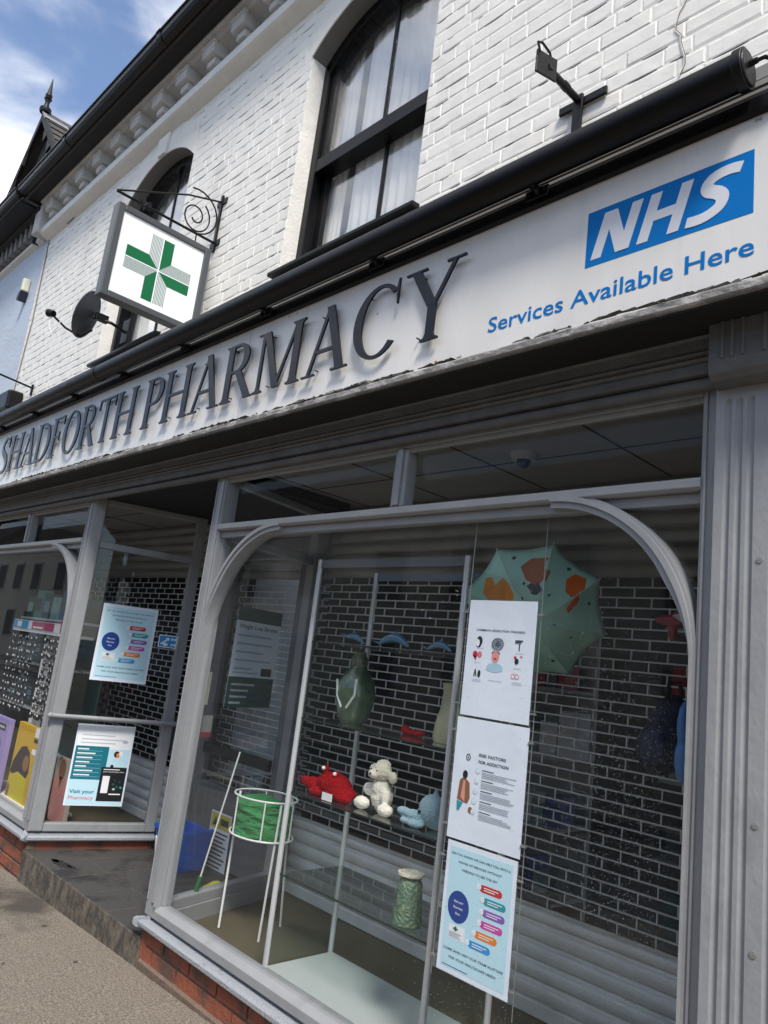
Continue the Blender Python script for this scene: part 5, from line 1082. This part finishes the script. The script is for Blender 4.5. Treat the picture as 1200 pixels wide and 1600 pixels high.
def draw_weight(m, W, H):
    rect(m, 0, W, -H*.14, 0, .0004, 20); rect(m, 0, W, -H, -H*.70, .0004, 20)
    put_text(m, 'Weight Loss Service', W*.06, -H*.215, H*.045, .0012, 10, width=W*.86, bold=.01)
    for i, w_ in enumerate((.75, .8, .62, .8, .4)): rect(m, W*.06, W*(.06+w_), -H*(.295+.083*i), -H*(.275+.083*i), .0012, 16)
    rect(m, W*.06, W*.62, -H*.66, -H*.655, .0012, 9); rect(m, W*.68, W*.92, -H*.68, -H*.60, .0012, 10)
    for i, w_ in enumerate((.5, .38, .36, .24)): rect(m, W*.08, W*(.08+w_), -H*(.785+.06*i), -H*(.765+.06*i), .0012, 16)
poster('dim white and dark green weight loss poster on the right side of the lobby', ret_frame(bR, DR, .31, 1.756, .012), .39, .55, draw_weight)
tag(MB(ret_frame(bR, DR, .10, 1.385, .008)).box(0, .085, -.17, 0, 0, .002).build('paper_note', col('creamnote', (196, 200, 180)), None), 'blank pale paper note taped inside the corner of the main window', 'note')
tag(MB(ret_frame(bR, DR, .17, 1.16, .008)).box(0, .075, -.085, 0, 0, .002, 0).box(0, .075, -.11, -.085, 0, .002, 1).build('window_sticker', [col('greysticker', (150, 146, 146)), col('redsticker', (150, 50, 60))], None), 'faded grey and red sticker low in the main window corner', 'sticker')
F_ = ret_frame(bL, DL, .60, 1.555, -.02); m = MB(F_).box(0, .13, -.088, 0, -.001, 0, 19).box(.006, .124, -.082, -.006, .0002, .0006, 8)
m.add([(.02, -.07, .0009), (.06, -.04, .0009), (.055, -.03, .0009), (.014, -.06, .0009)], [(0, 1, 2, 3)], 19); disc(m, .062, -.028, .014, .011, .001, 19); disc(m, .05, -.066, .018, .012, .001, 19)
for (x, y) in ((.088, -.02), (.108, -.02), (.088, -.058), (.108, -.058)): rect(m, x, x+.014, y-.014, y, .001, 19)
tag(m.build('window_sticker', PM, None), 'small bright blue and white card beside the angled window frame', 'sticker')
# ---- lobby items
t = thing('recycling_bin', 'bright blue plastic bin standing in the lobby behind the corner post', 'bin', (-4.35, .72, .128))
m = MB(); x0, x1, y0, y1 = -4.56, -4.27, .60, .86; zt_ = .37
m.add([(x0+.03, y0+.03, .129), (x1-.03, y0+.03, .129), (x1-.03, y1-.03, .129), (x0+.03, y1-.03, .129), (x0, y0, zt_), (x1, y0, zt_), (x1, y1, zt_), (x0, y1, zt_), (x0+.012, y0+.012, zt_), (x1-.012, y0+.012, zt_), (x1-.012, y1-.012, zt_), (x0+.012, y1-.012, zt_),
       (x0+.04, y0+.04, .14), (x1-.04, y0+.04, .14), (x1-.04, y1-.04, .14), (x0+.04, y1-.04, .14)],
      [(0, 3, 2, 1), (0, 1, 5, 4), (1, 2, 6, 5), (2, 3, 7, 6), (3, 0, 4, 7), (4, 5, 9, 8), (5, 6, 10, 9), (6, 7, 11, 10), (7, 4, 8, 11), (8, 9, 13, 12), (9, 10, 14, 13), (10, 11, 15, 14), (11, 8, 12, 15), (12, 13, 14, 15)])
m.build('bin_body', mat('blue_plastic', (18, 84, 178), .4, var=.08), t, bevel=.008)
MB().box(x0-.006, x1+.006, y0-.006, y0, zt_-.02, zt_).box(x0-.006, x0, y0, y1, zt_-.02, zt_).build('rim', mat('blue_plastic', (18, 84, 178)), t)
MB().poly([(x0+.02, .30), (x0+.10, .25), (x0+.05, .18)], y0-.003+.005, y0+.012).build('white_mark', M_white, t)
F_ = FX(-4.43, .925, .47); m = MB(F_).box(0, .24, -.36, 0, 0, .002, 19); rect(m, .01, .23, -.10, -.01, .0022, 18); m.poly([(.03, -.085), (.09, -.085), (.06, -.03)], .003, .0034, 10, 'z'); rect(m, .12, .21, -.075, -.035, .003, 10)
for i in range(9): rect(m, .02, .22-.02*(i % 3), -.13-.025*i, -.12-.025*i, .0024, 9)
tag(m.build('warning_notice', PM, None), 'white warning notice with yellow header on the lower door panel', 'notice')
m = MB(); n = 26; K = 7; vs = []
for j in range(K+1):
    for i in range(n+1):
        u, v = i/n, j/K; vs.append((-4.02+.26*u, .66+.16*v+.015*math.sin(9*u), .132+(.035+.02*math.sin(11*u+3*v)+.015*math.sin(23*u-5*v))*math.sin(math.pi*u)**.5*math.sin(math.pi*v)**.6))
m.add(vs, [(j*(n+1)+i, j*(n+1)+i+1, (j+1)*(n+1)+i+1, (j+1)*(n+1)+i) for j in range(K) for i in range(n)])
tag(m.build('yellow_cloth', mat('yellow_green_cloth', (168, 168, 44), .8, var=.25, vs=20, bump=.8, bs=30), None, smooth=True), 'crumpled yellow green cloth lying on the lobby floor by the door', 'cloth')

# ================================================================== LEFT DISPLAY WINDOW STOCK
sr = thing('sunglasses_rack', 'white sunglasses rack with pink and blue header in the left window', 'rack', (-6.4, .4, .16))
MB().box(-6.425, -6.365, .36, .40, .17, 1.44).box(-6.45, -6.34, .40, .43, .17, 1.44).build('spine', M_white, sr, bevel=.004)
MB().box(-7.07, -5.62, .30, .42, 1.448, 1.47).box(-7.0, -5.7, .28, .55, .16, .18).build('shelf', M_white, sr)
hm = MB().box(-7.07, -5.62, .295, .30, 1.47, 1.545, 0); hm.box(-7.06, -6.70, .291, .295, 1.475, 1.54, 1).box(-6.60, -6.12, .291, .295, 1.475, 1.54, 2).box(-5.98, -5.75, .291, .295, 1.475, 1.60, 2).box(-6.56, -6.35, .289, .291, 1.485, 1.50, 0).box(-6.95, -6.85, .289, .291, 1.485, 1.53, 0); hm.build('header_sign', [M_white, col('hblue', (60, 150, 200)), col('hpink', (168, 50, 92))], sr)
def specs():
    m = MB()
    for s_ in (-1, 1): m.poly([(s_*.034+.030*math.cos(k*.5236), .021*math.sin(k*.5236)) for k in range(12)], 0, .004, 0, 'y'); m.ball((s_*.036, -.003, .009), (.011, .003, .009), 6, 1)  # white oval on each lens is a painted highlight
    m.box(-.01, .01, -.002, .002, .004, .01, 0).tube([(-.066, 0, .01), (-.07, .05, .008), (-.068, .10, -.01)], .0025, 5, 0).tube([(.066, 0, .01), (.07, .05, .008), (.068, .10, -.01)], .0025, 5, 0)
    return m.build('sunglasses', [mat('black_lens', (16, 16, 18), .12), M_white], None, smooth=True)
g0 = specs(); first = True
for ci, cx_ in enumerate((-7.02, -6.86, -6.70, -6.54, -6.22, -6.06, -5.90, -5.74)):
    for rI in range(11):
        o = g0 if first else g0.copy()
        if not first: COL.objects.link(o)
        first = False; o.scale = (1.2, 1, 1.2); o.location = (cx_, .31, 1.395-.058*rI); o.rotation_euler = (0, rnd.uniform(-.1, .1), rnd.uniform(-.25, .25))
        tag(o, 'dark sunglasses hanging in a column on the white rack in the left window', 'sunglasses', 'sunglasses on the white rack')
def dbox(name, label, x0, x1, y0, y1, z0, z1, c_, draw):
    t = thing(name, label, 'display board', ((x0+x1)/2, y0, z0)); MB().box(x0, x1, y0, y1, z0, z1).build('board', mat('card_'+label[:6], c_, .5), t, bevel=.003)
    m = MB(FX(x0, y0-.001, z1)); draw(m, x1-x0, z1-z0); m.build('print', PM, t)
def d_purple(m, W, H):
    rect(m, W*.28, W*.85, -H*.17, -H*.08, .0003, 10); rect(m, W*.33, W*.8, -H*.14, -H*.11, .001, 16); disc(m, W*.55, -H*.42, W*.22, H*.17, .0003, 10); disc(m, W*.57, -H*.38, W*.11, H*.085, .001, 12); disc(m, W*.57, -H*.40, W*.05, H*.015, .0015, 10); m.poly([(W*.33, -H*.5), (W*.8, -H*.5), (W*.78, -H), (W*.3, -H)], .0005, .0008, 9, 'z'); m.poly([(W*.05, -H), (W*.1, -H*.66), (W*.4, -H*.58), (W*.42, -H)], .001, .0012, 13, 'z')
dbox('display_board', 'lilac display board with a dark haired portrait in the left window', -6.93, -6.47, .24, .28, .165, .745, (156, 140, 198), d_purple)
def d_yellow(m, W, H):
    m.poly([(W*.02, -H*.66), (W*.05, -H*.52), (W*.16, -H*.40), (W*.26, -H*.30), (W*.42, -H*.27), (W*.56, -H*.33), (W*.62, -H*.45), (W*.64, -H*.58), (W*.58, -H*.66), (W*.3, -H*.72)], .0004, .0008, 10, 'z'); disc(m, W*.50, -H*.48, W*.10, H*.10, .0009, 15); m.poly([(W*.0, -H*.98), (W*.04, -H*.7), (W*.3, -H*.62), (W*.62, -H*.66), (W*.66, -H*.98)], .0009, .0012, 18, 'z'); m.poly([(W*.0, -H), (W*.04, -H*.8), (W*.12, -H*.84), (W*.1, -H)], .0013, .0015, 15, 'z')
    rect(m, W*.62, W*.98, -H*.12, 0, .0006, 19); rect(m, W*.62, W*.98, -H*.19, -H*.14, .0008, 10); rect(m, W*.62, W*.9, -H*.34, -H*.27, .0008, 19)
dbox('display_board', 'bright yellow display board with a figure in yellow beside the window post', -6.43, -5.82, .30, .34, .165, .745, (204, 164, 14), d_yellow)
def d_pink(m, W, H):
    m.poly([(W*.05, -H*1.0), (W*.12, -H*.5), (W*.3, -H*.3), (W*.75, -H*.28), (W*.95, -H*.6), (W*.98, -H)], .0004, .0008, 12, 'z'); disc(m, W*.52, -H*.18, W*.16, H*.16, .0009, 15); m.poly([(W*.42, -H*.3), (W*.62, -H*.3), (W*.52, -H*.5)], .001, .0013, 15, 'z')
dbox('display_board', 'cream display board showing a figure in a pink shirt behind the walking stick', -5.76, -5.40, .36, .39, .165, .60, (190, 176, 160), d_pink)
ws = thing('folding_cane', 'dark walking cane with grey handle standing in the left window', 'cane', (-5.62, .33, .165))
MB().tube([(-5.64, .33, .235), (-5.655, .33, .60)], .009, 8).cone((-5.64, .33, .165), (-5.64, .33, .24), .017, .010, 10).build('shaft', M_blackm, ws, smooth=True); MB().tube([(-5.72, .33, .605), (-5.655, .33, .615), (-5.56, .33, .60)], .014, 8).build('handle', mat('grey_grip', (130, 134, 136), .5), ws, smooth=True)
sh = thing('stock_stand', 'white stepped shelf stand of green and blue packs at far left', 'shelves', (-7.2, .6, .16))
MB().box(-7.69, -6.35, .86, .88, .17, 1.80).build('back_panel', mat('pale_panel', (110, 136, 130), .6), sh)
for zz in (.80, 1.18, 1.58): MB().box(-7.69, -6.35, .55, .86, zz-.02, zz).build('shelf', M_white, sh)
k_ = 0
for zz, cols in ((1.58, ((30, 120, 90), (110, 160, 150), (60, 110, 104), (150, 196, 180), (36, 100, 150), (90, 150, 140))), (1.18, ((80, 116, 150), (104, 134, 160), (30, 90, 74), (110, 150, 150), (60, 90, 120), (70, 130, 120))), (.80, ((60, 110, 96), (120, 140, 150), (40, 80, 70), (130, 130, 140), (120, 40, 60), (90, 110, 104)))):
    x = -7.66
    for j, c_ in enumerate(cols):
        w_ = .19+.02*(j % 2); h_ = .20+.03*((j*2) % 3)
        t = thing('stock_pack', '%s pack, %s along the %s shelf of the far left stand' % (('green', 'blue grey')[c_[2] > c_[1]], ('first', 'second', 'third', 'fourth', 'fifth', 'sixth')[j], {1.58: 'top', 1.18: 'middle', .80: 'bottom'}[zz]), 'pack', (x, .6, zz), 'packs on the far left stand')
        MB().box(x, x+w_-.02, .58, .66, zz+.001, zz+h_).build('carton', mat('pack%d_%d' % (c_[0], c_[1]), c_, .35), t, bevel=.004); MB().box(x+.02, x+w_-.05, .577, .58, zz+h_*.25, zz+h_*.7).build('printed_panel', mat('pack_panel%d' % (j % 3), ((170, 196, 190), (90, 110, 120), (140, 170, 190))[j % 3], .35), t); x += w_+.01

# ================================================================== RAINDROPS on the main window (uncountable)
m = MB()
def drop(x, z, r_):
    n = 6; vs = [(x+r_*math.cos(k*math.pi/3), .0478, z+r_*1.1*math.sin(k*math.pi/3)) for k in range(n)]+[(x+r_*.55*math.cos(k*math.pi/3), .0478-r_*.5, z+r_*.6*math.sin(k*math.pi/3)) for k in range(n)]
    m.add(vs, [(k, (k+1) % n, n+(k+1) % n, n+k) for k in range(n)]+[tuple(range(n, 2*n))])
cl = [(-1.0, 1.25, .16, .35, 900), (-1.1, .85, .2, .3, 700), (-1.25, 1.45, .15, .25, 350), (-2.35, 1.45, .35, .3, 420), (-2.6, 1.0, .2, .3, 260), (-1.35, .6, .3, .25, 900), (-2.1, .6, .3, .2, 260), (-3.1, 1.6, .15, .3, 260), (-2.9, 1.1, .2, .4, 220), (-1.5, 1.75, .3, .12, 220)]
for cx_, cz1, sx, sz, n_ in cl:
    for _ in range(int(n_*(3.4 if cx_ > -1.4 else 2.0))):
        x = rnd.gauss(cx_, sx); z = rnd.gauss(cz1, sz)
        if -3.35 < x < -.92 and .3 < z < 2.0: drop(x, z, rnd.choice([.0004, .0005, .0006, .0007, .0008, .0011]))
o = m.build('raindrops', mat('water_bead', (128, 134, 138), .15, spec=.8), None, smooth=True); o['kind'] = 'stuff'; tag(o, 'fine raindrops scattered over the main window glass', 'raindrops')
